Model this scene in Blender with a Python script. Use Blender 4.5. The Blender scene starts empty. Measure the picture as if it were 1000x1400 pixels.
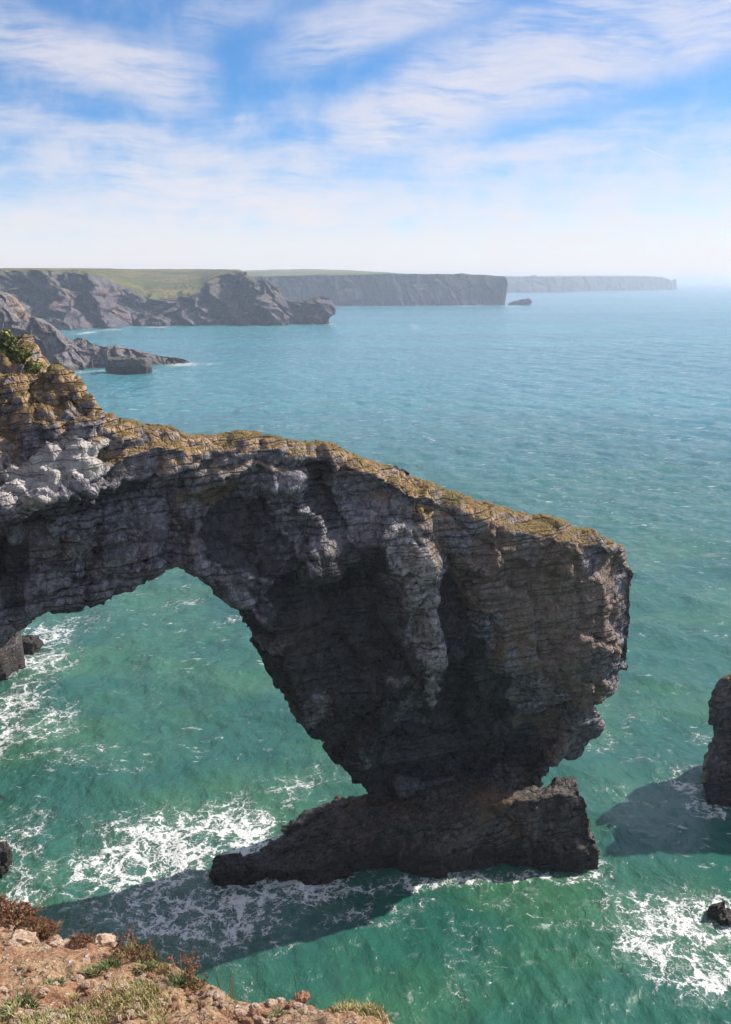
import bpy, math, random, time
import numpy as np
T0 = time.time()
R = math.radians
SC = bpy.context.scene
COL = SC.collection
rng = np.random.default_rng(7)
random.seed(7)

# ------------------------------------------------------------------ camera model (photo is 1000 x 1400)
EYE = 42.0
FOC = 1400.0
PITCH = math.atan(317.0 / FOC)
CP, SP = math.cos(PITCH), math.sin(PITCH)
SUN_EL, SUN_AZ = R(40.0), R(65.0)          # azimuth clockwise from +Y
SUN = np.array([math.sin(SUN_AZ) * math.cos(SUN_EL), math.cos(SUN_AZ) * math.cos(SUN_EL), math.sin(SUN_EL)])


def ray(px, py):
    r = (np.asarray(px, float) - 500.0) / FOC
    u = (700.0 - np.asarray(py, float)) / FOC
    return r, CP + u * SP, -SP + u * CP


def at_z(px, py, z=0.0):
    r, y, dz = ray(px, py)
    t = (z - EYE) / dz
    return r * t, y * t


def z_at(px, py, Y):
    r, y, dz = ray(px, py)
    return EYE + dz / y * Y


# ------------------------------------------------------------------ numpy noise
def _h(ix, iy, iz, seed):
    ix = ix.astype(np.int64).astype(np.uint32)
    iy = iy.astype(np.int64).astype(np.uint32)
    iz = iz.astype(np.int64).astype(np.uint32)
    h = ix * np.uint32(374761393) + iy * np.uint32(668265263) + iz * np.uint32(2246822519) + np.uint32((seed * 3266489917) & 0xFFFFFFFF)
    h = (h ^ (h >> np.uint32(13))) * np.uint32(1274126177)
    h = (h ^ (h >> np.uint32(16))) * np.uint32(2246822519)
    return h ^ (h >> np.uint32(15))


def _f(h):
    return (h & np.uint32(0xFFFFFF)).astype(np.float32) / np.float32(0xFFFFFF)


def vnoise(x, y, z, seed=0):
    x, y, z = np.broadcast_arrays(np.asarray(x, np.float32), np.asarray(y, np.float32), np.asarray(z, np.float32))
    ix, iy, iz = np.floor(x), np.floor(y), np.floor(z)
    fx, fy, fz = x - ix, y - iy, z - iz
    fx = fx * fx * fx * (fx * (fx * 6 - 15) + 10)
    fy = fy * fy * fy * (fy * (fy * 6 - 15) + 10)
    fz = fz * fz * fz * (fz * (fz * 6 - 15) + 10)
    v = 0
    for dx in (0, 1):
        wx = fx if dx else 1 - fx
        for dy in (0, 1):
            wy = fy if dy else 1 - fy
            for dz in (0, 1):
                wz = fz if dz else 1 - fz
                v = v + wx * wy * wz * _f(_h(ix + dx, iy + dy, iz + dz, seed))
    return v * 2 - 1


def fbm(x, y, z, octv=4, seed=0, gain=0.5, lac=2.03):
    a, s, v = 1.0, 1.0, 0.0
    for o in range(octv):
        v = v + a * vnoise(np.asarray(x) * s + o * 17.3, np.asarray(y) * s + o * 5.7, np.asarray(z) * s - o * 9.1, seed + o)
        a *= gain
        s *= lac
    return v


def ridged(x, y, z, octv=4, seed=0):
    a, s, v = 1.0, 1.0, 0.0
    for o in range(octv):
        n = 1 - np.abs(vnoise(np.asarray(x) * s + o * 13.1, np.asarray(y) * s + o * 3.3, np.asarray(z) * s, seed + o))
        v = v + a * (n * n - 0.5)
        a *= 0.5
        s *= 2.1
    return v


def voronoi(x, y, z, seed=0):
    """F1, F2, random value of the nearest cell."""
    x = np.asarray(x, np.float32); y = np.asarray(y, np.float32); z = np.asarray(z, np.float32)
    ix, iy, iz = np.floor(x), np.floor(y), np.floor(z)
    f1 = np.full(x.shape, 9, np.float32); f2 = f1.copy(); cid = np.zeros(x.shape, np.float32)
    for dx in (-1, 0, 1):
        for dy in (-1, 0, 1):
            for dz in (-1, 0, 1):
                cx, cy, cz = ix + dx, iy + dy, iz + dz
                h = _h(cx, cy, cz, seed)
                px = cx + 0.1 + 0.8 * _f(h)
                py = cy + 0.1 + 0.8 * _f(h * np.uint32(2654435761) ^ (h >> np.uint32(7)))
                pz = cz + 0.1 + 0.8 * _f(h * np.uint32(40503) ^ (h >> np.uint32(11)))
                d = (x - px) ** 2 + (y - py) ** 2 + (z - pz) ** 2
                near = d < f1
                f2 = np.where(near, f1, np.minimum(f2, d))
                cid = np.where(near, _f(h * np.uint32(97531) ^ (h >> np.uint32(9))), cid)
                f1 = np.where(near, d, f1)
    return np.sqrt(f1), np.sqrt(f2), cid


def sstep(a, b, x):
    t = np.clip((x - a) / (b - a), 0, 1)
    return t * t * (3 - 2 * t)


def smax(a, b, k):
    h = np.clip(0.5 + 0.5 * (a - b) / k, 0, 1)
    return b + (a - b) * h + k * h * (1 - h)


def poly_sdf(px, py, poly):
    """signed distance to a closed polygon, negative inside."""
    poly = np.asarray(poly, float)
    d = np.full(px.shape, 1e18)
    inside = np.zeros(px.shape, bool)
    n = len(poly)
    for i in range(n):
        ax, ay = poly[i]; bx, by = poly[(i + 1) % n]
        ex, ey = bx - ax, by - ay
        t = np.clip(((px - ax) * ex + (py - ay) * ey) / (ex * ex + ey * ey + 1e-12), 0, 1)
        d = np.minimum(d, (px - ax - t * ex) ** 2 + (py - ay - t * ey) ** 2)
        c = (ay > py) != (by > py)
        with np.errstate(divide='ignore', invalid='ignore'):
            xi = ax + (py - ay) * ex / (ey if abs(ey) > 1e-12 else 1e-12)
        inside ^= c & (px < xi)
    return np.where(inside, -1, 1) * np.sqrt(d)


# ------------------------------------------------------------------ mesh helpers
def mesh_obj(name, verts, faces, mat=None, parent=None, smooth=True, attrs=None):
    me = bpy.data.meshes.new(name)
    verts = np.asarray(verts, np.float32)
    me.vertices.add(len(verts)); me.vertices.foreach_set('co', verts.ravel())
    if isinstance(faces, np.ndarray):
        k = faces.shape[1]
        me.loops.add(faces.size); me.loops.foreach_set('vertex_index', faces.astype(np.int32).ravel())
        me.polygons.add(len(faces))
        me.polygons.foreach_set('loop_start', np.arange(0, faces.size, k, dtype=np.int32))
        me.polygons.foreach_set('loop_total', np.full(len(faces), k, np.int32))
    else:
        tot = [len(f) for f in faces]
        me.loops.add(sum(tot)); me.loops.foreach_set('vertex_index', np.fromiter((i for f in faces for i in f), np.int32))
        me.polygons.add(len(faces))
        me.polygons.foreach_set('loop_start', np.concatenate([[0], np.cumsum(tot)[:-1]]).astype(np.int32))
        me.polygons.foreach_set('loop_total', np.array(tot, np.int32))
    me.update(calc_edges=True)
    me.validate()
    me.polygons.foreach_set('use_smooth', np.full(len(me.polygons), smooth, bool))
    for an, av in (attrs or {}).items():
        a = me.attributes.new(an, 'FLOAT', 'POINT')
        a.data.foreach_set('value', np.asarray(av, np.float32))
    if mat:
        me.materials.append(mat)
    o = bpy.data.objects.new(name, me)
    COL.objects.link(o)
    if parent:
        o.parent = parent
    return o


def tag(o, label=None, cat=None, group=None, kind=None):
    if label: o['label'] = label
    if cat: o['category'] = cat
    if group: o['group'] = group
    if kind: o['kind'] = kind
    return o


def empty(name, loc=(0, 0, 0)):
    o = bpy.data.objects.new(name, None)
    o.empty_display_size = 0.5
    o.location = loc
    COL.objects.link(o)
    return o


def vnormals(v, f):
    n = np.zeros_like(v)
    a, b, c = v[f[:, 0]], v[f[:, 1]], v[f[:, 2]]
    fn = np.cross(b - a, c - a)
    if f.shape[1] == 4:
        fn = np.cross(c - a, v[f[:, 3]] - b)
    for k in range(f.shape[1]):
        for ax in range(3):
            n[:, ax] += np.bincount(f[:, k], weights=fn[:, ax], minlength=len(v))
    return n / (np.linalg.norm(n, axis=1, keepdims=True) + 1e-9)


def surface_nets(F, org, st):
    """naive surface nets of F<0, vertices in world units"""
    nx, ny, nz = F.shape
    S = F < 0
    cs = np.zeros((nx - 1, ny - 1, nz - 1), np.uint8)
    for dx in (0, 1):
        for dy in (0, 1):
            for dz in (0, 1):
                cs += S[dx:nx - 1 + dx, dy:ny - 1 + dy, dz:nz - 1 + dz]
    act = (cs > 0) & (cs < 8)
    I, J, K = np.nonzero(act)
    vid = np.full(act.shape, -1, np.int32)
    vid[I, J, K] = np.arange(len(I))
    acc = np.zeros((len(I), 3), np.float64); cnt = np.zeros(len(I))
    cor = [(dx, dy, dz) for dx in (0, 1) for dy in (0, 1) for dz in (0, 1)]
    for a in cor:
        for ax in range(3):
            if a[ax]:
                continue
            b = list(a); b[ax] = 1
            fa = F[I + a[0], J + a[1], K + a[2]]; fb = F[I + b[0], J + b[1], K + b[2]]
            m = (fa < 0) != (fb < 0)
            t = np.where(m, fa / np.where(m, fa - fb, 1), 0)
            for k in range(3):
                acc[:, k] += m * (a[k] + (t if k == ax else 0))
            cnt += m
    V = acc / np.maximum(cnt, 1)[:, None] + np.stack([I, J, K], 1)
    V = V * np.asarray(st) + np.asarray(org)
    quads = []
    e = S[:-1, 1:-1, 1:-1] != S[1:, 1:-1, 1:-1]
    i, j, k = np.nonzero(e); j += 1; k += 1
    fl = S[i, j, k]
    q = np.stack([vid[i, j - 1, k - 1], vid[i, j, k - 1], vid[i, j, k], vid[i, j - 1, k]], 1)
    quads.append(np.where(fl[:, None], q, q[:, ::-1]))
    e = S[1:-1, :-1, 1:-1] != S[1:-1, 1:, 1:-1]
    i, j, k = np.nonzero(e); i += 1; k += 1
    fl = S[i, j, k]
    q = np.stack([vid[i - 1, j, k - 1], vid[i - 1, j, k], vid[i, j, k], vid[i, j, k - 1]], 1)
    quads.append(np.where(fl[:, None], q, q[:, ::-1]))
    e = S[1:-1, 1:-1, :-1] != S[1:-1, 1:-1, 1:]
    i, j, k = np.nonzero(e); i += 1; j += 1
    fl = S[i, j, k]
    q = np.stack([vid[i - 1, j - 1, k], vid[i, j - 1, k], vid[i, j, k], vid[i - 1, j, k]], 1)
    quads.append(np.where(fl[:, None], q, q[:, ::-1]))
    Q = np.concatenate(quads)
    return V, Q[(Q >= 0).all(1)]


def grid_faces(nr, nc):
    i = np.arange(nr - 1)[:, None] * nc + np.arange(nc - 1)[None, :]
    return np.stack([i, i + 1, i + nc + 1, i + nc], -1).reshape(-1, 4)


def rock_relief(P, sc=1.0, seed=0, dip=(0.0, 0.0), amp=1.0):
    """scalar relief for points: bedding ledges, jointed blocks, small breaks (metres at sc = 1)."""
    x, y, z = P[:, 0] / sc, P[:, 1] / sc, P[:, 2] / sc
    w1 = fbm(x * .10, y * .10, z * .10, 2, seed + 50) * .8
    w = z - dip[0] * x - dip[1] * y + w1
    zero = np.zeros_like(w)

    def beds(t, k, edge):
        li = np.floor(t); lf = t - li
        h0 = _f(_h(li, zero, zero, k)); h1 = _f(_h(li + 1, zero, zero, k))
        return h0 + (h1 - h0) * sstep(edge, 1.0, lf), np.exp(-((lf - (edge + 1) / 2) / ((1 - edge) * .35)) ** 2)
    a, ga = beds(w / 1.7 + .25 * fbm(x * .05, y * .05, 0 * z, 2, seed + 2), seed + 3, .86)
    b, gb = beds(w / .52, seed + 5, .8)
    wx = x + .35 * fbm(x * .5, y * .5, z * .5, 2, seed + 60)
    f1, f2, cid = voronoi(wx / 3.8, y / 3.8, w / 4.6, seed + 11)
    big = (cid - .5) * 1.05 - .42 * np.exp(-((f2 - f1) / .035) ** 2)
    f1, f2, cid2 = voronoi(wx / 1.5 + 7, y / 1.5, w / 4.2, seed + 23)
    jnt = (cid2 - .5) * .46 - .20 * np.exp(-((f2 - f1) / .05) ** 2)
    f1, f2, cid3 = voronoi(wx / 1.0 + 3, y / 1.0, w / .55, seed + 29)
    sm = (cid3 - .5) * .20 - .06 * np.exp(-((f2 - f1) / .08) ** 2)
    fine = .06 * fbm(x * 1.3, y * 1.3, z * 1.3, 3, seed + 31)
    return amp * sc * (.34 * (a - .5) - .14 * ga + .16 * (b - .5) - .06 * gb + big + jnt + sm + fine)


# ------------------------------------------------------------------ node helper
class G:
    def __init__(s, tree):
        s.t = tree; s.n = tree.nodes; s.l = tree.links

    def node(s, typ, ins=None, **props):
        nd = s.n.new(typ)
        for k, v in props.items():
            setattr(nd, k, v)
        for k, v in (ins or {}).items():
            s.put(nd.inputs[k], v)
        return nd

    def put(s, sock, v):
        if v is None:
            return
        if isinstance(v, bpy.types.NodeSocket):
            s.l.new(v, sock)
        else:
            sock.default_value = v

    def m(s, op, a, b=None, c=None, clamp=False):
        nd = s.n.new('ShaderNodeMath'); nd.operation = op; nd.use_clamp = clamp
        for i, v in enumerate((a, b, c)):
            if v is not None:
                s.put(nd.inputs[i], v)
        return nd.outputs[0]

    def v(s, op, a, b=None):
        nd = s.n.new('ShaderNodeVectorMath'); nd.operation = op
        s.put(nd.inputs[0], a)
        if b is not None:
            s.put(nd.inputs[3] if op == 'SCALE' else nd.inputs[1], b)
        return nd.outputs['Value'] if op in ('DOT_PRODUCT', 'LENGTH', 'DISTANCE') else nd.outputs[0]

    def xyz(s, vec):
        nd = s.n.new('ShaderNodeSeparateXYZ'); s.put(nd.inputs[0], vec); return nd.outputs

    def comb(s, x, y, z):
        nd = s.n.new('ShaderNodeCombineXYZ')
        for i, q in enumerate((x, y, z)):
            s.put(nd.inputs[i], q)
        return nd.outputs[0]

    def ss(s, a, b, x):
        nd = s.n.new('ShaderNodeMapRange'); nd.interpolation_type = 'SMOOTHSTEP'
        s.put(nd.inputs[0], x); s.put(nd.inputs[1], a); s.put(nd.inputs[2], b)
        return nd.outputs[0]

    def lin(s, a, b, x, c=0.0, d=1.0):
        nd = s.n.new('ShaderNodeMapRange')
        s.put(nd.inputs[0], x)
        for i, q in enumerate((a, b, c, d)):
            s.put(nd.inputs[i + 1], q)
        return nd.outputs[0]

    def mix(s, f, a, b, blend='MIX'):
        nd = s.n.new('ShaderNodeMix'); nd.data_type = 'RGBA'; nd.blend_type = blend
        s.put(nd.inputs[0], f)
        for sock, q in ((nd.inputs[6], a), (nd.inputs[7], b)):
            if isinstance(q, tuple) and len(q) == 3:
                q = (*q, 1)
            s.put(sock, q)
        return nd.outputs[2]

    def noise(s, vec, scale, detail=4, rough=.55, dist=0.0, dim='3D'):
        nd = s.n.new('ShaderNodeTexNoise'); nd.noise_dimensions = dim
        s.put(nd.inputs['Vector'], vec)
        nd.inputs['Scale'].default_value = scale; nd.inputs['Detail'].default_value = detail
        nd.inputs['Roughness'].default_value = rough; nd.inputs['Distortion'].default_value = dist
        return nd.outputs

    def voro(s, vec, scale, feature='F1', rand=1.0, dim='3D'):
        nd = s.n.new('ShaderNodeTexVoronoi'); nd.feature = feature; nd.voronoi_dimensions = dim
        s.put(nd.inputs['Vector'], vec); nd.inputs['Scale'].default_value = scale
        nd.inputs['Randomness'].default_value = rand
        return nd.outputs


def new_mat(name):
    m = bpy.data.materials.new(name); m.use_nodes = True
    m.node_tree.nodes.clear()
    return m, G(m.node_tree)


def finish(m, g, col, rough=.85, normal=None, spec=.3, extra=None):
    p = g.node('ShaderNodeBsdfPrincipled', {'Base Color': col if not isinstance(col, tuple) else (*col, 1), 'Roughness': rough, 'Specular IOR Level': spec})
    if normal is not None:
        g.put(p.inputs['Normal'], normal)
    for k, v in (extra or {}).items():
        g.put(p.inputs[k], v)
    o = g.node('ShaderNodeOutputMaterial')
    g.l.new(p.outputs[0], o.inputs[0])
    return m


def rock_mat(name, grey=(.20, .185, .19), warm=(.25, .16, .095), dark=(.05, .047, .05), pale=(.42, .38, .35), sc=1.0,
             dip=(0.0, 0.0), warm_amt=.5, top=(.20, .145, .055), top2=(.10, .12, .035), top_lo=.55, top_hi=.8, tidal=2.6, tint=1.0,
             bump=.26, lich=None, stain_shade=False, top_zmin=-1e3, net=.75, bedk=.65, crest=False):
    """limestone: bedding, joints, weather stains; turf where the surface faces up"""
    m, g = new_mat(name)
    pos = g.node('ShaderNodeNewGeometry')
    P = g.node('ShaderNodeTexCoord').outputs['Object']
    Ps = g.v('SCALE', P, 1.0 / sc)
    x, y, z = g.xyz(Ps)
    warp = g.noise(Ps, .35, 3)[0]
    w = g.m('ADD', g.m('SUBTRACT', g.m('SUBTRACT', z, g.m('MULTIPLY', x, dip[0])), g.m('MULTIPLY', y, dip[1])), g.m('MULTIPLY', warp, .55))
    Q = g.comb(x, y, w)
    layer = g.noise(g.v('MULTIPLY', Q, (.18, .18, 1.9)), 1.0, 5, .6)[0]
    thin = g.noise(g.v('MULTIPLY', Q, (.35, .35, 6.0)), 1.0, 3, .6)[0]
    bw = g.m('ADD', w, g.m('MULTIPLY', g.noise(g.v('MULTIPLY', Ps, (.5, .5, 1.2)), 1.0, 3)[0], .28))
    bmaj = g.m('ABSOLUTE', g.m('SUBTRACT', g.m('FRACT', g.m('MULTIPLY', bw, .46)), .5))
    bmin = g.m('ABSOLUTE', g.m('SUBTRACT', g.m('FRACT', g.m('MULTIPLY', bw, 2.1)), .5))
    lmask = g.ss(.42, .58, g.noise(g.v('MULTIPLY', Q, (.25, .25, .8)), 1.0, 3)[0])
    mmask = g.ss(.36, .5, g.noise(g.v('MULTIPLY', Q, (.22, .22, .5)), 1.0, 3)[0])
    bed = g.m('MAXIMUM', g.m('MULTIPLY', g.m('SUBTRACT', 1.0, g.ss(.0, .04, bmaj)), mmask), g.m('MULTIPLY', g.m('SUBTRACT', 1.0, g.ss(.02, .16, bmin)), lmask))
    blk = g.voro(g.v('MULTIPLY', g.v('ADD', Q, g.v('SCALE', g.noise(Ps, 1.5, 2)[1], .35)), (.8, .8, .42)), 1.0, 'DISTANCE_TO_EDGE')[0]
    blk2 = g.voro(g.v('MULTIPLY', g.v('ADD', Q, g.v('SCALE', g.noise(Ps, 3.0, 2)[1], .2)), (2.4, 2.4, 1.5)), 1.0, 'DISTANCE_TO_EDGE')[0]
    crack = g.m('SUBTRACT', 1.0, g.ss(0.0, .045, blk))
    crack2 = g.m('SUBTRACT', 1.0, g.ss(0.0, .06, blk2))
    mott = g.noise(Ps, 2.6, 6, .65)[0]
    big = g.noise(Ps, .16, 4, .6)[0]
    streak = g.noise(g.v('MULTIPLY', Ps, (1.1, 1.1, .16)), 1.0, 4, .6)[0]
    fine = g.noise(Ps, 9.0, 4, .7)[0]
    col = g.mix(g.ss(.35, .68, mott), tuple(c * .45 for c in grey), tuple(min(1, c * 1.45) for c in grey))
    col = g.mix(g.m('MULTIPLY', bed, bedk), col, tuple(c * .6 for c in dark))
    col = g.mix(g.m('MULTIPLY', g.ss(.5, .68, big), warm_amt * 1.6, clamp=True), col, warm)
    col = g.mix(g.m('MULTIPLY', g.ss(.56, .72, layer), .55), col, dark)
    col = g.mix(g.m('MULTIPLY', g.ss(.58, .74, streak), .6), col, dark)
    col = g.mix(g.m('MULTIPLY', g.m('MULTIPLY', g.ss(.52, .66, g.noise(Ps, .9, 5, .7)[0]), g.ss(.42, .6, fine)), .55), col, pale)
    nm = g.ss(.40, .62, g.noise(Ps, .45, 4, .6)[0])
    crack = g.m('MULTIPLY', crack, nm); crack2 = g.m('MULTIPLY', crack2, nm)
    col = g.mix(g.m('MULTIPLY', g.m('MAXIMUM', crack, g.m('MULTIPLY', crack2, .6)), net), col, tuple(c * .45 for c in dark))
    if lich:
        lz, lcol = lich
        lf = g.m('MULTIPLY', g.ss(lz[0], lz[1], g.xyz(P)[2]), g.ss(.36, .56, g.noise(Ps, .75, 5, .7)[0]))
        lf = g.m('MULTIPLY', lf, g.ss(-.02, .35, g.xyz(pos.outputs['Normal'])[2]))
        if crest:
            lf = g.m('MULTIPLY', lf, g.node('ShaderNodeAttribute', attribute_name='crest').outputs['Fac'])
        col = g.mix(g.m('MULTIPLY', lf, .85), col, lcol)
    if stain_shade:
        at = g.node('ShaderNodeAttribute', attribute_name='stain_shade').outputs['Fac']
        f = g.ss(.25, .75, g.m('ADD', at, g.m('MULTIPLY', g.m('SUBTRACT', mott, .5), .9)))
        col = g.mix(g.m('MULTIPLY', f, .8), col, tuple(c * .55 for c in dark))  # black staining together with recess shade, both put into the colour
        at2 = g.node('ShaderNodeAttribute', attribute_name='rust').outputs['Fac']
        f2 = g.ss(.25, .8, g.m('ADD', at2, g.m('MULTIPLY', g.m('SUBTRACT', streak, .5), 1.3)))
        col = g.mix(g.m('MULTIPLY', f2, .7), col, warm)
        at3 = g.node('ShaderNodeAttribute', attribute_name='lit_pale').outputs['Fac']
        f3 = g.ss(.3, .8, g.m('ADD', at3, g.m('MULTIPLY', g.m('SUBTRACT', mott, .5), 1.1)))
        col = g.mix(g.m('MULTIPLY', f3, .75), col, pale)  # sunlit look painted as paler rock
    # wet black band above the waterline
    tid = g.m('SUBTRACT', 1.0, g.ss(tidal * .4, tidal * 1.5, g.m('ADD', g.xyz(P)[2], g.m('MULTIPLY', g.m('SUBTRACT', mott, .5), tidal * 1.2))))
    col = g.mix(g.m('MULTIPLY', tid, .85), col, (.022, .018, .016))
    # turf and lichen on ground that faces up
    nz = g.xyz(pos.outputs['Normal'])[2]
    tp = g.ss(top_lo, top_hi, g.m('ADD', nz, g.m('MULTIPLY', g.m('SUBTRACT', g.noise(Ps, 1.3, 5, .7)[0], .5), .5)))
    tp = g.m('MULTIPLY', tp, g.ss(top_zmin, top_zmin + 2.5 * sc, g.xyz(P)[2]))
    if crest:
        tp = g.m('MULTIPLY', tp, g.node('ShaderNodeAttribute', attribute_name='crest').outputs['Fac'])
    tcol = g.mix(g.ss(.4, .62, g.noise(Ps, .8, 5, .65)[0]), top, top2)
    tcol = g.mix(g.ss(.3, .75, fine), g.mix(1, tcol, (.45, .45, .45), 'MULTIPLY'), tcol)
    col = g.mix(tp, col, tcol)
    hgt = g.m('ADD', g.m('MULTIPLY', layer, .9), g.m('MULTIPLY', thin, .5))
    hgt = g.m('SUBTRACT', hgt, g.m('MULTIPLY', bed, 1.2 * bedk))
    hgt = g.m('ADD', hgt, g.m('MULTIPLY', g.m('MINIMUM', blk, .12), 5.3 * net))
    hgt = g.m('ADD', hgt, g.m('MULTIPLY', g.m('MINIMUM', blk2, .12), 2.9 * net))
    hgt = g.m('ADD', hgt, g.m('MULTIPLY', g.noise(Ps, 5.0, 4, .65)[0], .5))
    hgt = g.m('ADD', hgt, g.m('MULTIPLY', fine, .25))
    b = g.node('ShaderNodeBump', {'Strength': 1.0, 'Distance': bump * sc, 'Height': hgt})
    return finish(m, g, col, g.m('SUBTRACT', .9, g.m('MULTIPLY', tid, .4)), b.outputs[0], .25)


# ------------------------------------------------------------------ world: sky with cirrus
def build_world():
    w = bpy.data.worlds.new("World"); SC.world = w; w.use_nodes = True
    w.node_tree.nodes.clear(); g = G(w.node_tree)
    D = g.v('NORMALIZE', g.node('ShaderNodeTexCoord').outputs['Generated'])
    x, y, z = g.xyz(D)
    zc = g.m('MAXIMUM', z, 0.0)
    # steeper gradient near the horizon: look the sky up higher above it
    zz = g.m('ADD', g.m('MULTIPLY', zc, 2.0), .02)
    sky = g.node('ShaderNodeTexSky', {'Vector': g.v('NORMALIZE', g.comb(x, y, zz))}, sky_type='NISHITA', sun_disc=False, sun_elevation=SUN_EL, sun_rotation=SUN_AZ,
                 air_density=1.0, dust_density=.6, ozone_density=2.5, altitude=0)
    skyc = g.node('ShaderNodeHueSaturation', {'Saturation': 1.3, 'Value': .95, 'Color': sky.outputs[0]}).outputs[0]
    az = g.m('ARCTAN2', x, y)
    el = g.m('ARCSINE', z)
    U = g.m('ADD', g.m('MULTIPLY', az, 14.0), 5.0)      # hundreds of pixels across
    V = g.m('SUBTRACT', 3.83, g.m('MULTIPLY', el, 14.0))
    UV = g.comb(U, V, 0.0)
    wob = g.noise(UV, .9, 4, .6)[1]
    UVw = g.v('ADD', UV, g.v('SCALE', g.v('SUBTRACT', g.noise(UV, .5, 2, .5)[1], (.5, .5, .5)), .55))
    # fibres: noise drawn out along the wind direction
    rot = g.node('ShaderNodeMapping', {'Vector': UVw, 'Rotation': (0, 0, R(24)), 'Scale': (.45, 2.6, 1)}).outputs[0]
    fib = g.noise(rot, 1.0, 8, .62)[0]
    rot2 = g.node('ShaderNodeMapping', {'Vector': UVw, 'Rotation': (0, 0, R(-9)), 'Scale': (.4, 2.2, 1)}).outputs[0]
    fib2 = g.noise(rot2, 1.3, 8, .62)[0]
    rot3 = g.node('ShaderNodeMapping', {'Vector': UVw, 'Rotation': (0, 0, R(17)), 'Scale': (1.1, 8.0, 1)}).outputs[0]
    thin = g.noise(rot3, 1.0, 7, .7)[0]
    fib = g.m('ADD', g.m('MULTIPLY', fib, .66), g.m('MULTIPLY', thin, .34))
    fib2 = g.m('ADD', g.m('MULTIPLY', fib2, .7), g.m('MULTIPLY', thin, .3))
    puff = g.noise(UVw, 1.4, 7, .6)[0]
    xs, ys, _ = g.xyz(g.v('ADD', UV, g.v('SCALE', g.v('SUBTRACT', wob, (.5, .5, .5)), .45)))

    def streak(x0, y0, x1, y1, wid, amp, tex, lo=.3, hi=.62):
        dx, dy = x1 - x0, y1 - y0
        L = math.hypot(dx, dy); dx /= L; dy /= L
        a = g.m('ADD', g.m('MULTIPLY', g.m('SUBTRACT', xs, x0), dx), g.m('MULTIPLY', g.m('SUBTRACT', ys, y0), dy))
        p = g.m('ADD', g.m('MULTIPLY', g.m('SUBTRACT', xs, x0), -dy), g.m('MULTIPLY', g.m('SUBTRACT', ys, y0), dx))
        ends = g.m('MULTIPLY', g.ss(-.25, .5, a), g.m('SUBTRACT', 1.0, g.ss(L - .6, L + .25, a)))
        cross = g.m('SUBTRACT', 1.0, g.ss(wid * .25, wid * 1.25, g.m('ABSOLUTE', p)))
        t = g.ss(lo, hi, tex)
        return g.m('MULTIPLY', g.m('MULTIPLY', g.m('MULTIPLY', ends, cross), t), amp)

    S = [
        streak(-.6, .38, 2.6, .05, .20, .75, fib2),
        streak(-.8, .80, 3.1, 1.45, .42, .85, fib2, .28, .6),
        streak(2.5, .95, 4.4, .1, .30, .42, fib),
        streak(4.0, .98, 6.6, .25, .42, .62, fib, .28, .6),
        streak(3.6, 1.15, 7.2, .1, .3, .35, fib),
        streak(4.6, 2.0, 10.6, .50, .50, .85, fib, .26, .58),
        streak(6.0, 2.45, 9.0, 1.88, .18, .55, fib),
        streak(3.7, 2.14, 5.8, 2.12, .10, .6, fib2),
        streak(.8, 2.25, 2.3, 2.45, .30, .5, puff),
        streak(-.5, 1.75, 4.6, 2.5, .20, .5, fib2),
        streak(9.4, .42, 10.8, .34, .12, .8, puff),
        streak(-.3, 2.05, .7, 2.35, .12, .4, fib2),
        streak(8.9, 3.05, 11.5, 2.95, .15, .35, puff),
        streak(5.2, 1.5, 9.6, .15, .42, .6, fib, .36, .62),
        streak(6.4, .9, 9.8, -.1, .25, .4, fib, .36, .62),
        streak(1.5, 2.6, 5.0, 3.0, .35, .6, fib2, .36, .6),
    ]
    tot = S[0]
    for q in S[1:]:
        tot = g.m('SUBTRACT', g.m('ADD', tot, q), g.m('MULTIPLY', tot, q))
    # thin veil that thickens towards the horizon
    veil = g.m('MULTIPLY', g.ss(1.1, 3.8, g.m('ADD', V, g.m('ADD', g.m('MULTIPLY', g.m('SUBTRACT', fib2, .5), 3.4), g.m('MULTIPLY', g.m('SUBTRACT', puff, .5), 1.6)))), .9)
    tot = g.m('SUBTRACT', g.m('ADD', tot, veil), g.m('MULTIPLY', tot, veil))
    film = g.m('MULTIPLY', g.ss(.42, .75, puff), .22)
    tot = g.m('SUBTRACT', g.m('ADD', tot, film), g.m('MULTIPLY', tot, film))
    # a short contrail
    cx, cy = U, V
    L = math.hypot(.5, .2); dx, dy = .5 / L, .2 / L
    a = g.m('ADD', g.m('MULTIPLY', g.m('SUBTRACT', cx, 8.48), dx), g.m('MULTIPLY', g.m('SUBTRACT', cy, 2.2), dy))
    p = g.m('ADD', g.m('MULTIPLY', g.m('SUBTRACT', cx, 8.48), -dy), g.m('MULTIPLY', g.m('SUBTRACT', cy, 2.2), dx))
    ct = g.m('MULTIPLY', g.m('MULTIPLY', g.ss(0, .08, a), g.m('SUBTRACT', 1.0, g.ss(L - .1, L, a))), g.m('SUBTRACT', 1.0, g.ss(.004, .016, g.m('ABSOLUTE', p))))
    tot = g.m('MAXIMUM', tot, g.m('MULTIPLY', ct, .75))
    tot = g.m('MULTIPLY', tot, g.m('MULTIPLY', g.ss(-.02, .0, z), g.lin(.02, .2, z, .97, .80)))
    hi = g.ss(.16, .6, z)                                   # streaks fade overhead; bright unseen veil added there for fill light
    tot = g.m('ADD', g.m('MULTIPLY', tot, g.m('SUBTRACT', 1.0, hi)), g.m('MULTIPLY', hi, g.lin(.35, .7, g.noise(g.v('MULTIPLY', D, (1, 1, 2)), 2.2, 5)[0], .15, .75)))
    col = g.mix(tot, skyc, g.mix(hi, CLOUD, (7.5, 7.1, 7.2)))
    bg = g.node('ShaderNodeBackground', {'Color': col, 'Strength': SKY_STR})
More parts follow.
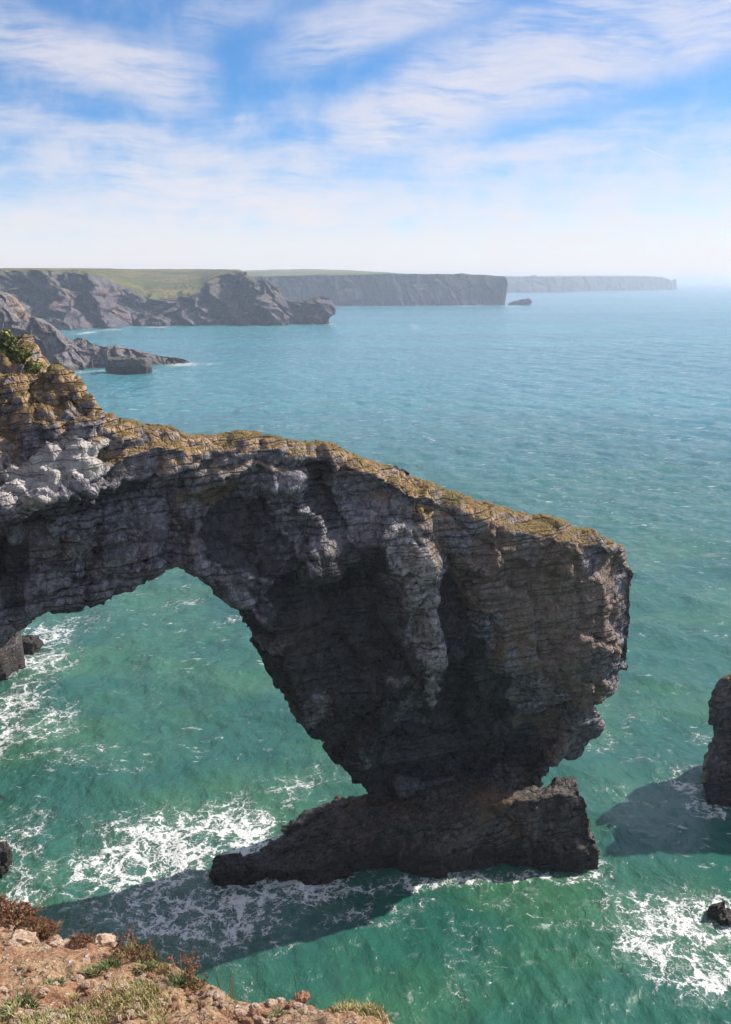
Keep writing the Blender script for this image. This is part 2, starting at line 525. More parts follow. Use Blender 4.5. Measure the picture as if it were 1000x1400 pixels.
    o = g.node('ShaderNodeOutputWorld'); g.l.new(bg.outputs[0], o.inputs[0])


SKY_STR = .10
CLOUD = (4.95, 4.62, 4.7)
EXPOSURE = 0.9
HAZE_DENS = .00023
HAZE_COL = (.68, .82, 1.0)
build_world()

sl = bpy.data.lights.new('sun', 'SUN'); sl.energy = 4.2; sl.angle = R(.55); sl.color = (1, .93, .82)
so = bpy.data.objects.new('sun', sl); COL.objects.link(so)
from mathutils import Vector
so.rotation_euler = Vector(SUN).to_track_quat('Z', 'Y').to_euler(); so.location = (60, 40, 120)

cam = bpy.data.cameras.new('camera'); cam.sensor_fit = 'VERTICAL'; cam.sensor_height = 36; cam.lens = 36.0
cam.clip_start = .1; cam.clip_end = 200000
co = bpy.data.objects.new('camera', cam); COL.objects.link(co)
co.location = (0, 0, EYE); co.rotation_euler = (R(90) - PITCH, 0, 0)
SC.camera = co
SC.view_settings.view_transform = 'Standard'; SC.view_settings.look = 'None'
SC.view_settings.exposure = EXPOSURE; SC.view_settings.gamma = 1
SC.cycles.use_denoising = True
SC.cycles.max_bounces = 4; SC.cycles.diffuse_bounces = 3; SC.cycles.glossy_bounces = 1
SC.cycles.use_adaptive_sampling = True; SC.cycles.adaptive_threshold = .03
SC.cycles.volume_bounces = 0
SC.cycles.caustics_reflective = False; SC.cycles.caustics_refractive = False
SC.cycles.sample_clamp_indirect = 4.0

# ------------------------------------------------------------------ the arch
ARCH_PX = [(-190, 470), (-60, 484), (0, 497), (30, 505), (60, 512), (100, 520), (130, 545), (150, 568), (180, 577), (210, 585), (245, 592), (265, 600),
           (300, 597), (340, 593), (380, 595), (420, 603), (460, 613), (500, 626), (540, 642), (575, 658), (610, 674), (650, 685), (690, 697),
           (730, 709), (770, 718), (805, 727), (825, 726), (845, 738), (862, 750), (876, 765), (878, 785), (874, 810), (868, 850), (862, 880),
           (858, 915), (848, 918), (846, 935), (835, 948), (812, 962), (811, 1000), (800, 1012), (797, 1030), (775, 1040), (763, 1052), (768, 1070),
           (740, 1120), (600, 1130), (520, 1112), (505, 1090), (495, 1074), (483, 1065), (480, 1045), (470, 1035), (440, 1030), (425, 1005), (412, 965),
           (403, 935), (395, 915), (375, 885), (365, 870), (347, 850), (345, 838), (322, 835), (312, 820), (290, 800), (265, 785), (250, 781),
           (225, 788), (190, 800), (150, 815), (110, 827), (75, 835), (48, 845), (36, 853), (10, 862), (-20, 885), (-60, 940), (-190, 1010)]
KQ = np.array([-.60, -.46, -.36, -.27, -.18, -.09, 0, .08, .16, .22, .25, .268, .283, .30, .36])
KY = np.array([51.2, 53.6, 55.5, 57.3, 59.2, 61.3, 63.5, 65.2, 67.0, 68.4, 69.3, 70.7, 73, 77, 92])
qs = np.linspace(-.60, .36, 3000)
Ys = np.interp(qs, KQ, KY)
ker = np.hanning(121); ker /= ker.sum()
Ysm = np.convolve(np.pad(Ys, 60, mode='edge'), ker, 'valid')
Ysm[:60] = Ys[:60]; Ysm[-60:] = Ys[-60:]
CX, CY = qs * Ysm, Ysm
CS = np.concatenate([[0], np.cumsum(np.hypot(np.diff(CX), np.diff(CY)))])
TX, TY = np.gradient(CX, CS), np.gradient(CY, CS)
NX, NY = -TY, TX                       # points back, away from the camera
tl = np.hypot(NX, NY); NX /= tl; NY /= tl


S_A, S_B = np.interp([-.115, -.055], qs, CS)


def recess(s, z):
    return 4.6 * sstep(19, 3.5, z) * sstep(S_A, S_B, s)


def arch_sz(px, py):
    r, y, dz = ray(np.asarray(px, float), np.asarray(py, float))
    q = r / y
    Y = np.interp(q, qs, Ysm)
    s, z = np.interp(q, qs, CS), EYE + dz / y * Y
    for _ in range(25):                     # walk along the ray until it meets the set-back face
        rc = recess(s, z)
        gx, gy = np.interp(s, CS, CX), np.interp(s, CS, CY)
        nx, ny = np.interp(s, CS, NX), np.interp(s, CS, NY)
        # ray point whose offset from the curve normal at s is rc
        tx, ty = ny, -nx
        den = r * nx + y * ny
        t = (gx * nx + gy * ny + rc) / den
        X, Yy = r * t, y * t
        s = s + .7 * ((X - gx) * tx + (Yy - gy) * ty)
        z = EYE + dz * t
    return s, z


def arch_world(s, d):
    return (np.interp(s, CS, CX) + d * np.interp(s, CS, NX), np.interp(s, CS, CY) + d * np.interp(s, CS, NY))


def build_arch():
    pp = np.array(ARCH_PX, float)
    ps, pz = arch_sz(pp[:, 0], pp[:, 1])
    st = .2
    s0, s1 = ps.min() + 1.0, ps.max() + 2
    sv = np.arange(s0, s1, st); dv = np.arange(-7.6, 15.5, st); zv = np.arange(-1.5, 38.5, st)
    S, Z = np.meshgrid(sv, zv, indexing='ij')
    D2 = poly_sdf(S, Z, np.stack([ps, pz], 1)).astype(np.float32)
    # crest height for every s
    top = pp[:32]; ts, tz = arch_sz(top[:, 0], top[:, 1])
    zc = np.interp(sv, ts, tz)[:, None]
    below = np.maximum(zc - Z, 0)
    # photo column and row of every (s, z) on the face
    rc_ = recess(S, Z)
    Xf = np.interp(sv, CS, CX)[:, None] + np.interp(sv, CS, NX)[:, None] * rc_
    Yf = np.interp(sv, CS, CY)[:, None] + np.interp(sv, CS, NY)[:, None] * rc_
    tt = (Z - EYE) / Yf
    PX = 500 + FOC * (Xf / Yf) / (CP - tt * SP)
    PY = 700 - FOC * (tt * CP + SP) / (CP - tt * SP)

    def blob(cx, cy, rx, ry, rot=0.0, p=2.0, wig=.25):
        c, s_ = math.cos(R(rot)), math.sin(R(rot))
        nx = wig * fbm(PX / 45., PY / 45., 0 * PX + cx, 3, int(cx))
        a = ((PX - cx) * c + (PY - cy) * s_) / rx; b = (-(PX - cx) * s_ + (PY - cy) * c) / ry
        return sstep(1.12, .82, (np.abs(a) ** p + np.abs(b) ** p) ** (1 / p) + nx)

    F = .55 * fbm(S * .09, Z * .07, 0 * S, 3, 5)
    F += 1.6 * blob(450, 930, 85, 150, 18, 2.5) + .9 * blob(350, 730, 75, 55, 30, 2.5) + 1.0 * blob(450, 705, 18, 80, -12, 2, .5)
    F += 1.1 * blob(632, 870, 24, 110, -4) + 1.2 * blob(640, 960, 70, 60, 0) + .8 * blob(520, 850, 60, 70, 0)
    F -= .9 * blob(588, 880, 26, 120, -6) + .8 * blob(560, 740, 36, 70, -10) + .5 * blob(400, 740, 55, 60, -30)
    F -= .7 * blob(740, 860, 110, 130, 0, 2.5) + .5 * blob(200, 640, 90, 30, -15)
    F += .8 * blob(240, 760, 30, 40, 0) + .7 * blob(120, 760, 20, 60, 20) + .8 * blob(610, 1060, 140, 50, 0)
    # bedding overhangs: what lies below the line is set back
    def ledge(x0, y0, x1, y1, dep, soft=7):
        t = np.clip((PX - x0) / (x1 - x0), 0, 1)
        yl = y0 + (y1 - y0) * t + 9 * vnoise(PX / 22., 0 * PX, 0 * PX + x0, 9)
        wx = sstep(x0 - 12, x0 + 18, PX) * (1 - sstep(x1 - 18, x1 + 12, PX))
        return dep * sstep(-soft, soft, PY - yl) * wx * np.exp(-np.maximum(PY - yl, 0) / 110.)
    F += ledge(-200, 745, 248, 655, 1.5) + ledge(370, 800, 500, 790, 1.4) + ledge(230, 700, 360, 640, 1.0) + ledge(420, 640, 640, 700, .5)
    F += ledge(560, 800, 870, 745, .7) + ledge(540, 990, 810, 955, .9) + ledge(470, 1060, 770, 1030, .8) + ledge(0, 830, 240, 770, .9)
    F += rc_ + 1.5 * sstep(1045, 1095, PY)
    # left root leans back and catches the sun
    lean = (1 - sstep(50, 185, PX)) * np.clip((690 - 0.45 * PX - PY) / 180., 0, 1.2)
    F += lean * 9.5 - 3.6 * (1 - sstep(60, 200, PX)) * sstep(790, 690, PY)
    # rounded, turfed crest
    bev = .7 + .7 * sstep(480, 600, PX) * (1 - sstep(800, 840, PX))
    F += np.clip(1.0 - below, 0, 1.0) * bev
    Tm = (6.8 + 4.5 * (1 - sstep(100, 200, PX))) * (1 - .45 * sstep(21, 6, Z) * sstep(300, 380, PX) * (1 - .6 * sstep(560, 680, PX)))
    T = np.clip(1.2 + .9 * below, 1.2, Tm)
    d = dv[None, :, None]
    Fb = F[:, None, :].astype(np.float32)
    f = smax(Fb - d, d - (Fb + T[:, None, :].astype(np.float32)), .5)
    f = smax(f, D2[:, None, :], .3).astype(np.float32)
    hp = np.array([(-190, 425), (-20, 434), (6, 440), (20, 453), (36, 470), (53, 488), (64, 500), (70, 514), (74, 600), (-190, 600)], float)
    hs_, hz_ = arch_sz(hp[:, 0], hp[:, 1])
    H2 = poly_sdf(S, Z, np.stack([hs_, hz_], 1)).astype(np.float32)
    f = np.minimum(f, smax(smax(np.maximum(Fb + .6, 4.0) - d, d - 14.0, .5), H2[:, None, :], .8)).astype(np.float32)
    V, Q = surface_nets(f, (s0, -7.6, -1.5), (st, st, st))
    S3, D3, Z3 = V[:, 0], V[:, 1], V[:, 2]
    def samp(A):
        i = np.clip(np.rint((S3 - s0) / st).astype(int), 0, len(sv) - 1); k = np.clip(np.rint((Z3 + 1.5) / st).astype(int), 0, len(zv) - 1)
        return A[i, k]
    PXv, PYv = PX, PY
    stain_shade = np.clip(blob(470, 900, 100, 110, 10, 2.2, .5) + blob(610, 1040, 160, 70, 0, 2.2, .5) + blob(330, 740, 80, 60, 25, 2, .5) + blob(645, 960, 60, 70, 0, 2, .5)
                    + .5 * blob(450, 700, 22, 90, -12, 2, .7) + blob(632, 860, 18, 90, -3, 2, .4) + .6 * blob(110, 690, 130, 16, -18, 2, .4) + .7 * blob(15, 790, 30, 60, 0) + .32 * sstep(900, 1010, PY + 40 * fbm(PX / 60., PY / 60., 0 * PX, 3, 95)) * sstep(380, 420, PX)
                    + .75 * blob(395, 800, 26, 90, -30, 2, .6) + .6 * blob(520, 820, 40, 60, 0, 2, .6) + .5 * blob(200, 740, 90, 12, -16, 2, .6), 0, 1)  # wet staining plus painted shade in recesses, under overhangs, low on the pillar
    rust = np.clip(blob(760, 830, 85, 130, 0, 2, .6) + blob(650, 800, 40, 60, 10, 2, .6) + blob(275, 680, 50, 22, -8, 2, .5) + .8 * blob(590, 755, 40, 14, -5)
                   + .4 * blob(430, 930, 40, 80, 0, 2, .7), 0, 1) * .8
    lit_pale = np.clip(.8 * blob(95, 618, 62, 22, -22, 2, .8) + .55 * blob(588, 880, 22, 105, -6, 2, .3) + .5 * blob(555, 750, 26, 60, -8, 2, .4) + .5 * blob(605, 700, 10, 18)
                    + .8 * blob(25, 655, 55, 26, -14, 2, .8) + .3 * blob(415, 740, 45, 60, -30, 2, .5), 0, 1)  # light put into the colour: sunlit root and lit ribs made paler
    crest_ = np.clip(sstep(3.2, 1.2, below + .9 * fbm(S * .3, Z * .3, 0 * S, 2, 19)) + sstep(.12, .4, lean) * (1 - sstep(590, 660, PY + .25 * PX)), 0, 1)
    att = {k: samp(a) for k, a in (('crest', crest_), ('stain_shade', stain_shade), ('rust', rust), ('lit_pale', lit_pale))}
    X3, Y3 = arch_world(S3, D3)
    W = np.stack([X3, Y3, Z3], 1)
    N = vnormals(W, Q)
    C = np.stack([S3, D3, Z3], 1)
    amp = np.where(samp(PX) > 160, 1.0, 1.25)
    rel = rock_relief(C, 1.0, 3, (.13, .05))
    rel = rel * amp * np.clip(.45 + .55 * (1 - N[:, 2] * 1.0), .3, 1.1)
    # rotten, lumpy rock at the sunlit root
    root = (1 - sstep(110, 200, samp(PX))) * (1 - sstep(690, 740, samp(PY)))
    f1, f2, cid = voronoi(S3 / 1.35 + .3 * vnoise(S3, D3, Z3, 5), D3 / 1.35, Z3 / 1.2 + .3 * vnoise(S3, D3, Z3, 6), 77)
    rel = rel + root * ((.5 - f1) * 1.1 + (cid - .5) * 1.0 + .25 * fbm(S3 * 1.6, D3 * 1.6, Z3 * 1.6, 3, 89) + .3 * ridged(S3 * .7, D3 * .7, Z3 * .7, 3, 88))
    W = W + N * (rel * .85)[:, None]
    mat = rock_mat('arch limestone', dip=(.06, .03), stain_shade=True, crest=True, lich=((23.0, 28.0), (.40, .25, .12)), pale=(.52, .48, .45), tidal=2.8,
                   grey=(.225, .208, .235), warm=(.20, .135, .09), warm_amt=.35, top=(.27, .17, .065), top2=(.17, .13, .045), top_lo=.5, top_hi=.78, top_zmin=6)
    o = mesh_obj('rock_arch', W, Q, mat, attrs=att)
    tag(o, 'huge dark limestone sea arch with turfed sloping crest reaching out over green water', 'rock arch')
    return o


arch = build_arch()
print('arch', time.time() - T0, len(arch.data.vertices))


def build_ledge():
    st = .2
    xv = np.arange(-13, 21, st); yv = np.arange(63.5, 83, st); zv = np.arange(-1.5, 8.5, st)
    X, Y = np.meshgrid(xv, yv, indexing='ij')
    e = (X + 10.8) * .82 - (Y - 66.2) * .57
    h = -.1 + .85 * e + .35 * fbm(X * .35, Y * .35, 0 * X, 3, 4)
    h = np.minimum(h, np.clip(2.3 + .235 * X, .8, 5.7) + .5 * fbm(X * .22, Y * .3, 0 * X, 3, 6))
    h = np.where(X > 16.4, np.minimum(h, 4.7), h)
    Z = zv[None, None, :]
    front = (66.7 + .02 * X + 1.0 * fbm(X * .17, 0 * X, 0 * X, 3, 8))[:, :, None] + .14 * Z - Y[:, :, None]
    right = X[:, :, None] - (16.9 + 1.1 * fbm(Y * .3, 0 * Y, 0 * Y + 3, 2, 9))[:, :, None] + .12 * np.maximum(Z - 2, 0)
    back = Y[:, :, None] - (75.4 - .30 * np.maximum(X, 0) + .8 * fbm(X * .25, 0 * X, 0 * X + 5, 3, 12))[:, :, None]
    f = smax(smax(Z - h[:, :, None], front, .3), smax(right, back, .3), .3).astype(np.float32)
    V, Q = surface_nets(f, (-13, 63.5, -1.5), (st,) * 3)
    N = vnormals(V, Q)
    rel = rock_relief(V, .9, 21, (.30, -.05)) * 1.15
    up = sstep(.5, .85, N[:, 2])
    f1, f2, cid = voronoi(V[:, 0] / .55, V[:, 1] / .55, V[:, 2] / .5, 91)
    V = V + N * (rel * .7 * (1 - .5 * up) + up * (.5 - f1) * .45)[:, None]
    mat = rock_mat('wet ledge rock', grey=(.11, .095, .085), warm=(.14, .085, .055), dark=(.03, .026, .026), pale=(.2, .17, .15), dip=(.28, -.05), tidal=1.5,
                   top_lo=5, top_hi=6, warm_amt=.7)
    o = mesh_obj('rock_base', V, Q, mat, parent=arch)
    o['label'] = 'low dark wave-washed ledge under the pillar'
    return o


ledge = build_ledge()


# ------------------------------------------------------------------ sea stack at the right edge of the photo
def build_stack():
    st = .2
    prof = [(0, 11.2), (-.7, 10.8), (-1.0, 10.3), (-1.0, 9.2), (-1.5, 8.7), (-1.3, 7.2), (-1.15, 6), (-1.3, 4.2), (-1.6, 3.0), (-1.2, 2.0), (-1.9, 1.4), (-1.6, .8), (-1.0, -1.5),
            (19, -1.5), (18.4, 6), (17, 16), (14, 20.5), (10.5, 21.5), (7.2, 18.8), (4.5, 14.0), (2.2, 12.0)]
    xv = np.arange(-4, 22, st); yv = np.arange(-5, 13, st); zv = np.arange(-1.5, 23.5, st)
    X, Z = np.meshgrid(xv, zv, indexing='ij')
    D2 = poly_sdf(X, Z, prof)
    Yb = yv[None, :, None]
    Fr = (.12 * Z - 1.2 * sstep(0, 5, X) + .5 * fbm(X * .2, Z * .2, 0 * X, 3, 2))[:, None, :]
    f = smax(np.maximum(Fr - Yb, Yb - 7 - 0 * Fr), D2[:, None, :], .6).astype(np.float32)
    V, Q = surface_nets(f, (-4, -5, -1.5), (st,) * 3)
    N = vnormals(V, Q)
    V = V + N * (rock_relief(V, 1.0, 33, (.1, 0)) * .6)[:, None]
    V[:, 0] += .44 * (V[:, 1] + 1.0)
    V[:, 2] = np.where(V[:, 2] > 0, V[:, 2] * (1 - .05 * np.clip(V[:, 1], 0, 8)), V[:, 2])
    V = V + np.array([28.7, 77.2, 0])
    mat = rock_mat('stack limestone', dip=(.1, 0), grey=(.12, .11, .112), warm=(.17, .11, .075), tidal=2.6, top=(.22, .13, .06), top2=(.16, .12, .05))
    o = mesh_obj('sea_stack', V, Q, mat)
    tag(o, 'dark upright sea stack in the swirling water right of the arch pillar', 'sea stack')


build_stack()


def boulder(name, dims, seed, n=48, box=.55):
    """a lump of bedded rock from a rounded box"""
    u = np.linspace(-1, 1, n)
    F = []
    A, B = np.meshgrid(u, u, indexing='ij')
    pts, faces, off = [], [], 0
    for ax in range(3):
        for sg in (-1, 1):
            p = np.zeros((n, n, 3)); p[..., ax] = sg; p[..., (ax + 1) % 3] = A; p[..., (ax + 2) % 3] = B
            q = grid_faces(n, n)
            if sg > 0:
                q = q[:, ::-1]
            pts.append(p.reshape(-1, 3)); faces.append(q[:, ::-1] + off); off += n * n
    P = np.concatenate(pts); Q = np.concatenate(faces)
    key = np.round(P * 1e4).astype(np.int64)
    _, idx, inv = np.unique(key, axis=0, return_index=True, return_inverse=True)
    P = P[idx]; Q = inv.ravel()[Q]
    L = np.linalg.norm(P, axis=1, keepdims=True)
    S = P / L
    P = S * (1 - box) * 1.15 + P * box
    P = P * np.asarray(dims) / 2
    return P, Q


def sea_rock(loc, dims, seed, mat, label, group=None, sc=1.0, amp=.6, n=56, rot=0.0, box=.55, shear=0.0, name='sea_rock'):
    P, Q = boulder('r', dims, seed, n, box)
    P[:, 2] += shear * P[:, 0]
    N = vnormals(P, Q)
    off = np.array([seed * 31.7, seed * 11.3, 0])
    m = min(dims)
    P = P + N * (rock_relief(P + off, sc, seed, (.15, 0)) * amp + .06 * m * fbm((P[:, 0] + seed * 9) * 3 / m, P[:, 1] * 3 / m, P[:, 2] * 3 / m, 3, seed))[:, None]
    c, s = math.cos(rot), math.sin(rot)
    P = np.stack([P[:, 0] * c - P[:, 1] * s, P[:, 0] * s + P[:, 1] * c, P[:, 2]], 1)
    o = mesh_obj(name, P, Q, mat)
    o.location = loc
    return tag(o, label, 'sea rock', group)


# ------------------------------------------------------------------ distant coast, lofted from waterline to plateau
M_CLIFF = rock_mat('far limestone', net=.3, sc=6.0, grey=(.095, .082, .095), warm=(.22, .105, .07), dark=(.032, .028, .038), pale=(.48, .42, .38), tidal=1.3, bedk=.35, dip=(-1.5, 0), warm_amt=.35,
                   top=(.15, .135, .05), top2=(.11, .125, .04), top_lo=.76, top_hi=.9, top_zmin=20, bump=.22)
M_CLIFF2 = rock_mat('further limestone', net=.3, sc=9.0, grey=(.045, .040, .044), warm=(.085, .05, .042), dark=(.025, .022, .025), pale=(.09, .075, .07), tidal=1.5, bedk=.25, dip=(-1.8, 0), warm_amt=.4,
                    top=(.16, .16, .05), top2=(.12, .14, .045), top_lo=.72, top_hi=.9, top_zmin=12, bump=.25)


def turf_mat(name, a, b, c, sc):
    m, g = new_mat(name)
    P = g.node('ShaderNodeTexCoord').outputs['Object']
    Ps = g.v('SCALE', P, 1 / sc)
    col = g.mix(g.ss(.42, .6, g.noise(Ps, .25, 4, .6)[0]), a, b)
    col = g.mix(g.ss(.52, .66, g.noise(Ps, .9, 5, .65)[0]), col, c)
    col = g.mix(g.m('MULTIPLY', g.ss(.56, .64, g.noise(g.v('MULTIPLY', Ps, (1, .35, 1)), 1.7, 4, .7)[0]), .75), col, (.045, .055, .02))
    col = g.mix(g.ss(.3, .7, g.noise(Ps, 5, 3, .6)[0]), g.mix(1, col, (.6, .6, .6), 'MULTIPLY'), col)
    b_ = g.node('ShaderNodeBump', {'Strength': .7, 'Distance': .5 * sc, 'Height': g.noise(Ps, 2.5, 5, .65)[0]})
    return finish(m, g, col, .95, b_.outputs[0], .1)


M_TURF = turf_mat('headland turf', (.215, .175, .065), (.105, .12, .036), (.12, .085, .045), 13.0)
M_TURF2 = turf_mat('further fields', (.20, .20, .06), (.13, .15, .05), (.22, .19, .09), 40.0)


def headland(name, cols, water, edge, sky, setb, depth, rib, ribf, skew, seed, mat, turf, label, nt=56, ng=26, px_step=.8, bays=.4, saw=0.0, turf_edge=True):
    px = np.arange(cols[0], cols[1] + .01, px_step)
    ip = lambda tab: np.interp(px, [a for a, _ in tab], [b for _, b in tab])
    Xw, Yw = at_z(px, ip(water), 0.0)
    q = Xw / Yw
    sb, dp = ip(setb), ip(depth)
    hc = EYE - (ip(edge) - 383.) * (Yw + sb) / FOC
    hs = EYE - (ip(sky) - 383.) * (Yw + sb + dp) / FOC
    rows, kinds = [], []
    t = np.linspace(0, 1, nt)
    for k, tk in enumerate(t):
        h = -3 + (hc + 3) * tk
        rows.append((Yw + sb * (tk ** 1.15), h, tk))
    for k in range(1, ng + 1):
        tk = k / ng
        rows.append((Yw + sb + dp * tk, hc + (hs - hc) * (1 - (1 - tk) ** 1.5), 1 + tk))
    rows.append((Yw + sb + dp + 25, -3 + 0 * hs, 2.5))
    Yr = np.stack([a for a, _, _ in rows]); Hr = np.stack([b for _, b, _ in rows]); Tr = np.stack([c + 0 * q for _, _, c in rows])
    X = q[None, :] * Yr
    al = np.concatenate([[0], np.cumsum(np.hypot(np.diff(Xw), np.diff(Yw)))])[None, :] + 0 * X
    a = al * .5 + X * .5
    cl = np.clip(Hr / np.maximum(hc[None, :], 4), -.1, 1.0)
    fall = np.where(Tr <= 1, 1.0, np.maximum(1 - (Tr - 1) * 3.0, 0))
    ramp = np.where(Tr <= 1, .5 + .5 * sstep(0, .2, Tr), 1)
    rib_n = ridged((a + skew * Hr) * ribf, 0 * a + seed, Hr * ribf * .25, 4, seed) + .5 * fbm((a + skew * Hr) * ribf * .45, 0 * a, 0 * a, 2, seed + 9)
    u_ = (a + skew * Hr) * ribf
    vf1, vf2, vc = voronoi(u_ * 1.5 + .3 * fbm(u_, Hr * ribf, 0 * a, 2, seed + 33), Hr * ribf * .7 + 3, 0 * a + seed, seed + 31)
    vg1, vg2, vd = voronoi(u_ * 4.5, Hr * ribf * 2.2, 0 * a + seed + .3, seed + 37)
    def tooth(t, k):
        t = t + .35 * fbm(Hr * ribf * .6, u_ * .3, 0 * a, 2, seed + 40 + k)
        fl = np.floor(t); fr = t - fl
        am = .35 + .9 * _f(_h(fl, 0 * fl, 0 * fl, seed + 44 + k))
        return am * (np.where(fr < .6, fr / .6, (1 - fr) / .4) - .5)
    rib_n = .3 * rib_n + (.95 - .4 * saw) * (vc - .5) + .38 * (vd - .5) - .25 * np.exp(-((vf2 - vf1) / .06) ** 2) + bays * fbm(a * ribf * .22, 0 * a, 0 * a, 3, seed + 71) + saw * (1.1 * tooth(u_ * .95, 1) + .35 * tooth(u_ * 2.9, 2))
    dy = -rib * rib_n * fall * ramp
    dz = fall * (.35 * rib * .25) * fbm(X * ribf * 3, Yr * ribf * 3, Hr * ribf * 3, 4, seed + 4) * sstep(-2, 3, Hr)
    dz = dz + np.where(Tr > 1, 1, 0) * .7 * fbm(X * .02, Yr * .006, 0 * X, 4, seed + 12) * np.minimum((Tr - 1) * 4, 1)
    dx = rib * .35 * fbm(X * ribf * 2, Yr * ribf * 2, Hr * ribf * 2, 3, seed + 7) * fall
    m = .045 * rib * ridged((X + skew * Hr) * ribf * 5, Yr * ribf * 3, Hr * ribf * 5, 3, seed + 15) * fall * 4
    V = np.stack([X + dx, Yr + dy - m, Hr + dz], -1)
    nr, nc = X.shape
    Q = grid_faces(nr, nc)[:, ::-1]
    Q = Q[:, ::-1]
    Vf = V.reshape(-1, 3)
    row = (np.arange(len(Q)) // (nc - 1))
    rk = Q[row < nt + (0 if turf_edge else ng + 1)]
    o = mesh_obj(name, Vf, rk, mat)
    tag(o, label, 'headland')
    if turf_edge:
        up = Q[row >= nt]
        ids, inv = np.unique(up, return_inverse=True)
        mesh_obj('grass_top', Vf[ids], inv.reshape(-1, 4), turf, parent=o)
    return o


# long cliff with slanting buttresses, about a kilometre off
headland('headland', (-150, 452),
         [(-150, 452), (60, 452), (110, 450), (160, 447), (200, 446), (260, 445), (320, 443.5), (350, 445), (365, 445), (385, 443.5), (452, 443)],
         [(-150, 372), (0, 371), (60, 372), (100, 373), (130, 376), (150, 384), (175, 396), (200, 409), (240, 411), (275, 406), (292, 392), (308, 380), (325, 373), (336, 374),
          (343, 377), (352, 382), (365, 384), (380, 390), (388, 404), (400, 411), (415, 410), (428, 404), (437, 405), (443, 415), (448, 428), (452, 441)],
         [(-150, 369), (120, 368), (330, 369), (337, 372), (345, 377.5), (352, 383), (365, 385), (380, 391), (388, 405), (400, 412), (415, 411), (430, 405), (440, 407), (444, 418), (452, 443.5)],
         [(-150, 70), (100, 70), (200, 45), (300, 45), (350, 30), (452, 14)],
         [(-150, 260), (150, 420), (260, 420), (310, 220), (335, 60), (350, 40), (452, 30)],
         34, .024, .6, 11, M_CLIFF, M_TURF, 'ribbed grey headland with green grassy top and reddish rock point at its end', saw=1.0)
headland('headland', (330, 691),
         [(330, 418.5), (560, 418), (691, 417)],
         [(330, 378), (440, 377), (500, 376), (560, 375.5), (618, 375.5), (630, 374), (645, 376), (684, 378), (687, 381), (689.5, 388), (691, 417)],
         [(330, 371), (350, 370.5), (420, 369), (470, 370), (520, 372.5), (560, 375), (620, 375.2), (630, 374), (645, 376), (684, 378), (687, 381.5), (689.5, 389), (691, 418)],
         [(330, 30), (680, 30), (691, 8)], [(330, 1500), (500, 1200), (560, 150), (691, 60)],
         14, .013, .25, 23, M_CLIFF2, M_TURF2, 'long flat-topped dark headland with a sheer cliff, between the ribbed headland and the islet', px_step=.7)
headland('headland', (676, 927),
         [(676, 400), (760, 399.5), (830, 397.5), (927, 396)],
         [(676, 379.5), (690, 379), (729, 379), (731, 376.5), (734, 379), (800, 379), (880, 378.5), (905, 379.5), (913, 382), (917, 384.5), (921, 381.5), (924, 384), (927, 396)],
         [(676, 378), (690, 377.6), (729, 377.6), (731, 375.8), (734, 377.6), (800, 377.2), (880, 377.5), (905, 379), (913, 382), (917, 384.6), (921, 381.6), (924, 384.2), (927, 396.4)],
         [(676, 60), (900, 60), (927, 20)], [(676, 500), (880, 400), (927, 60)],
         30, .008, .1, 37, M_CLIFF2, M_TURF2, 'most distant pale blue headland ending in a low notched point', px_step=.7)
headland('headland', (-150, 264),
         [(-150, 506), (60, 506), (100, 505.5), (145, 503.5), (200, 500), (264, 497)],
         [(-150, 392), (-20, 397), (0, 398), (20, 402), (30, 409), (38, 424), (50, 430), (62, 432), (75, 440), (90, 453), (100, 461), (110, 459), (125, 465), (135, 471), (150, 470),
          (163, 468), (170, 471), (180, 473), (200, 478), (220, 484), (240, 486), (252, 488), (260, 492), (264, 497)],
         [(-150, 388), (-20, 394), (0, 396), (20, 400), (30, 408), (38, 424.5), (50, 431), (62, 433), (75, 441), (90, 454), (100, 462), (110, 460), (125, 466), (135, 472), (150, 471),
          (163, 469), (170, 472), (180, 474), (200, 479), (220, 485), (240, 487), (252, 489), (260, 493), (264, 497.5)],
         [(-150, 30), (60, 26), (120, 16), (200, 9), (264, 3)], [(-150, 60), (40, 30), (100, 14), (264, 8)],
         11, .05, .5, 51, rock_mat('promontory limestone', net=.3, sc=3.5, grey=(.135, .115, .118), warm=(.27, .18, .12), dark=(.05, .043, .046), pale=(.45, .39, .34), tidal=1.6, bedk=.4, dip=(-1.3, 0),
                                  top=(.24, .19, .10), top2=(.2, .17, .1), top_lo=.9, top_hi=1.1, top_zmin=14, bump=.2), M_TURF,
         'pale craggy promontory tapering into a low brown reef, nearest of the headlands', turf_edge=False, px_step=.6, saw=.7)
print('heads', time.time() - T0)

M_ISLET = rock_mat('islet rock', sc=2.0, net=.2, grey=(.10, .09, .10), warm=(.15, .1, .08), dark=(.04, .036, .04), pale=(.25, .22, .2), tidal=.8, top_lo=.75, top_hi=.95, top=(.16, .14, .1), top2=(.13, .12, .09))
x, y = at_z(173, 511)
sea_rock((x, y + 6, 2.6), (19.5, 12, 8.6), 5, M_ISLET, 'square dark islet just off the low reef of the near promontory', sc=3.0, amp=.35, box=.66)
x, y = at_z(711, 417)
sea_rock((x, y + 8, 0), (38, 18, 14), 6, M_CLIFF2, 'small wedge-shaped islet beyond the end of the flat-topped headland', sc=3, amp=.4, box=.35, shear=.22)
for px, py, d, lab in ((213, 446.5, (9, 7, 5.5), 'small pale boulder at the foot of the ribbed headland, in the bay'),
                       (128, 446.5, (12, 8, 6), 'low boulder in the surf where the ribbed headland meets the promontory'),
                       (137, 447.5, (8, 6, 4), 'smaller boulder beside the surf under the ribbed headland')):
    x, y = at_z(px, py)
    sea_rock((x, y + 2, .6), d, int(px), M_CLIFF, lab, 'boulders below the ribbed headland', sc=1.5, amp=.5, n=24)
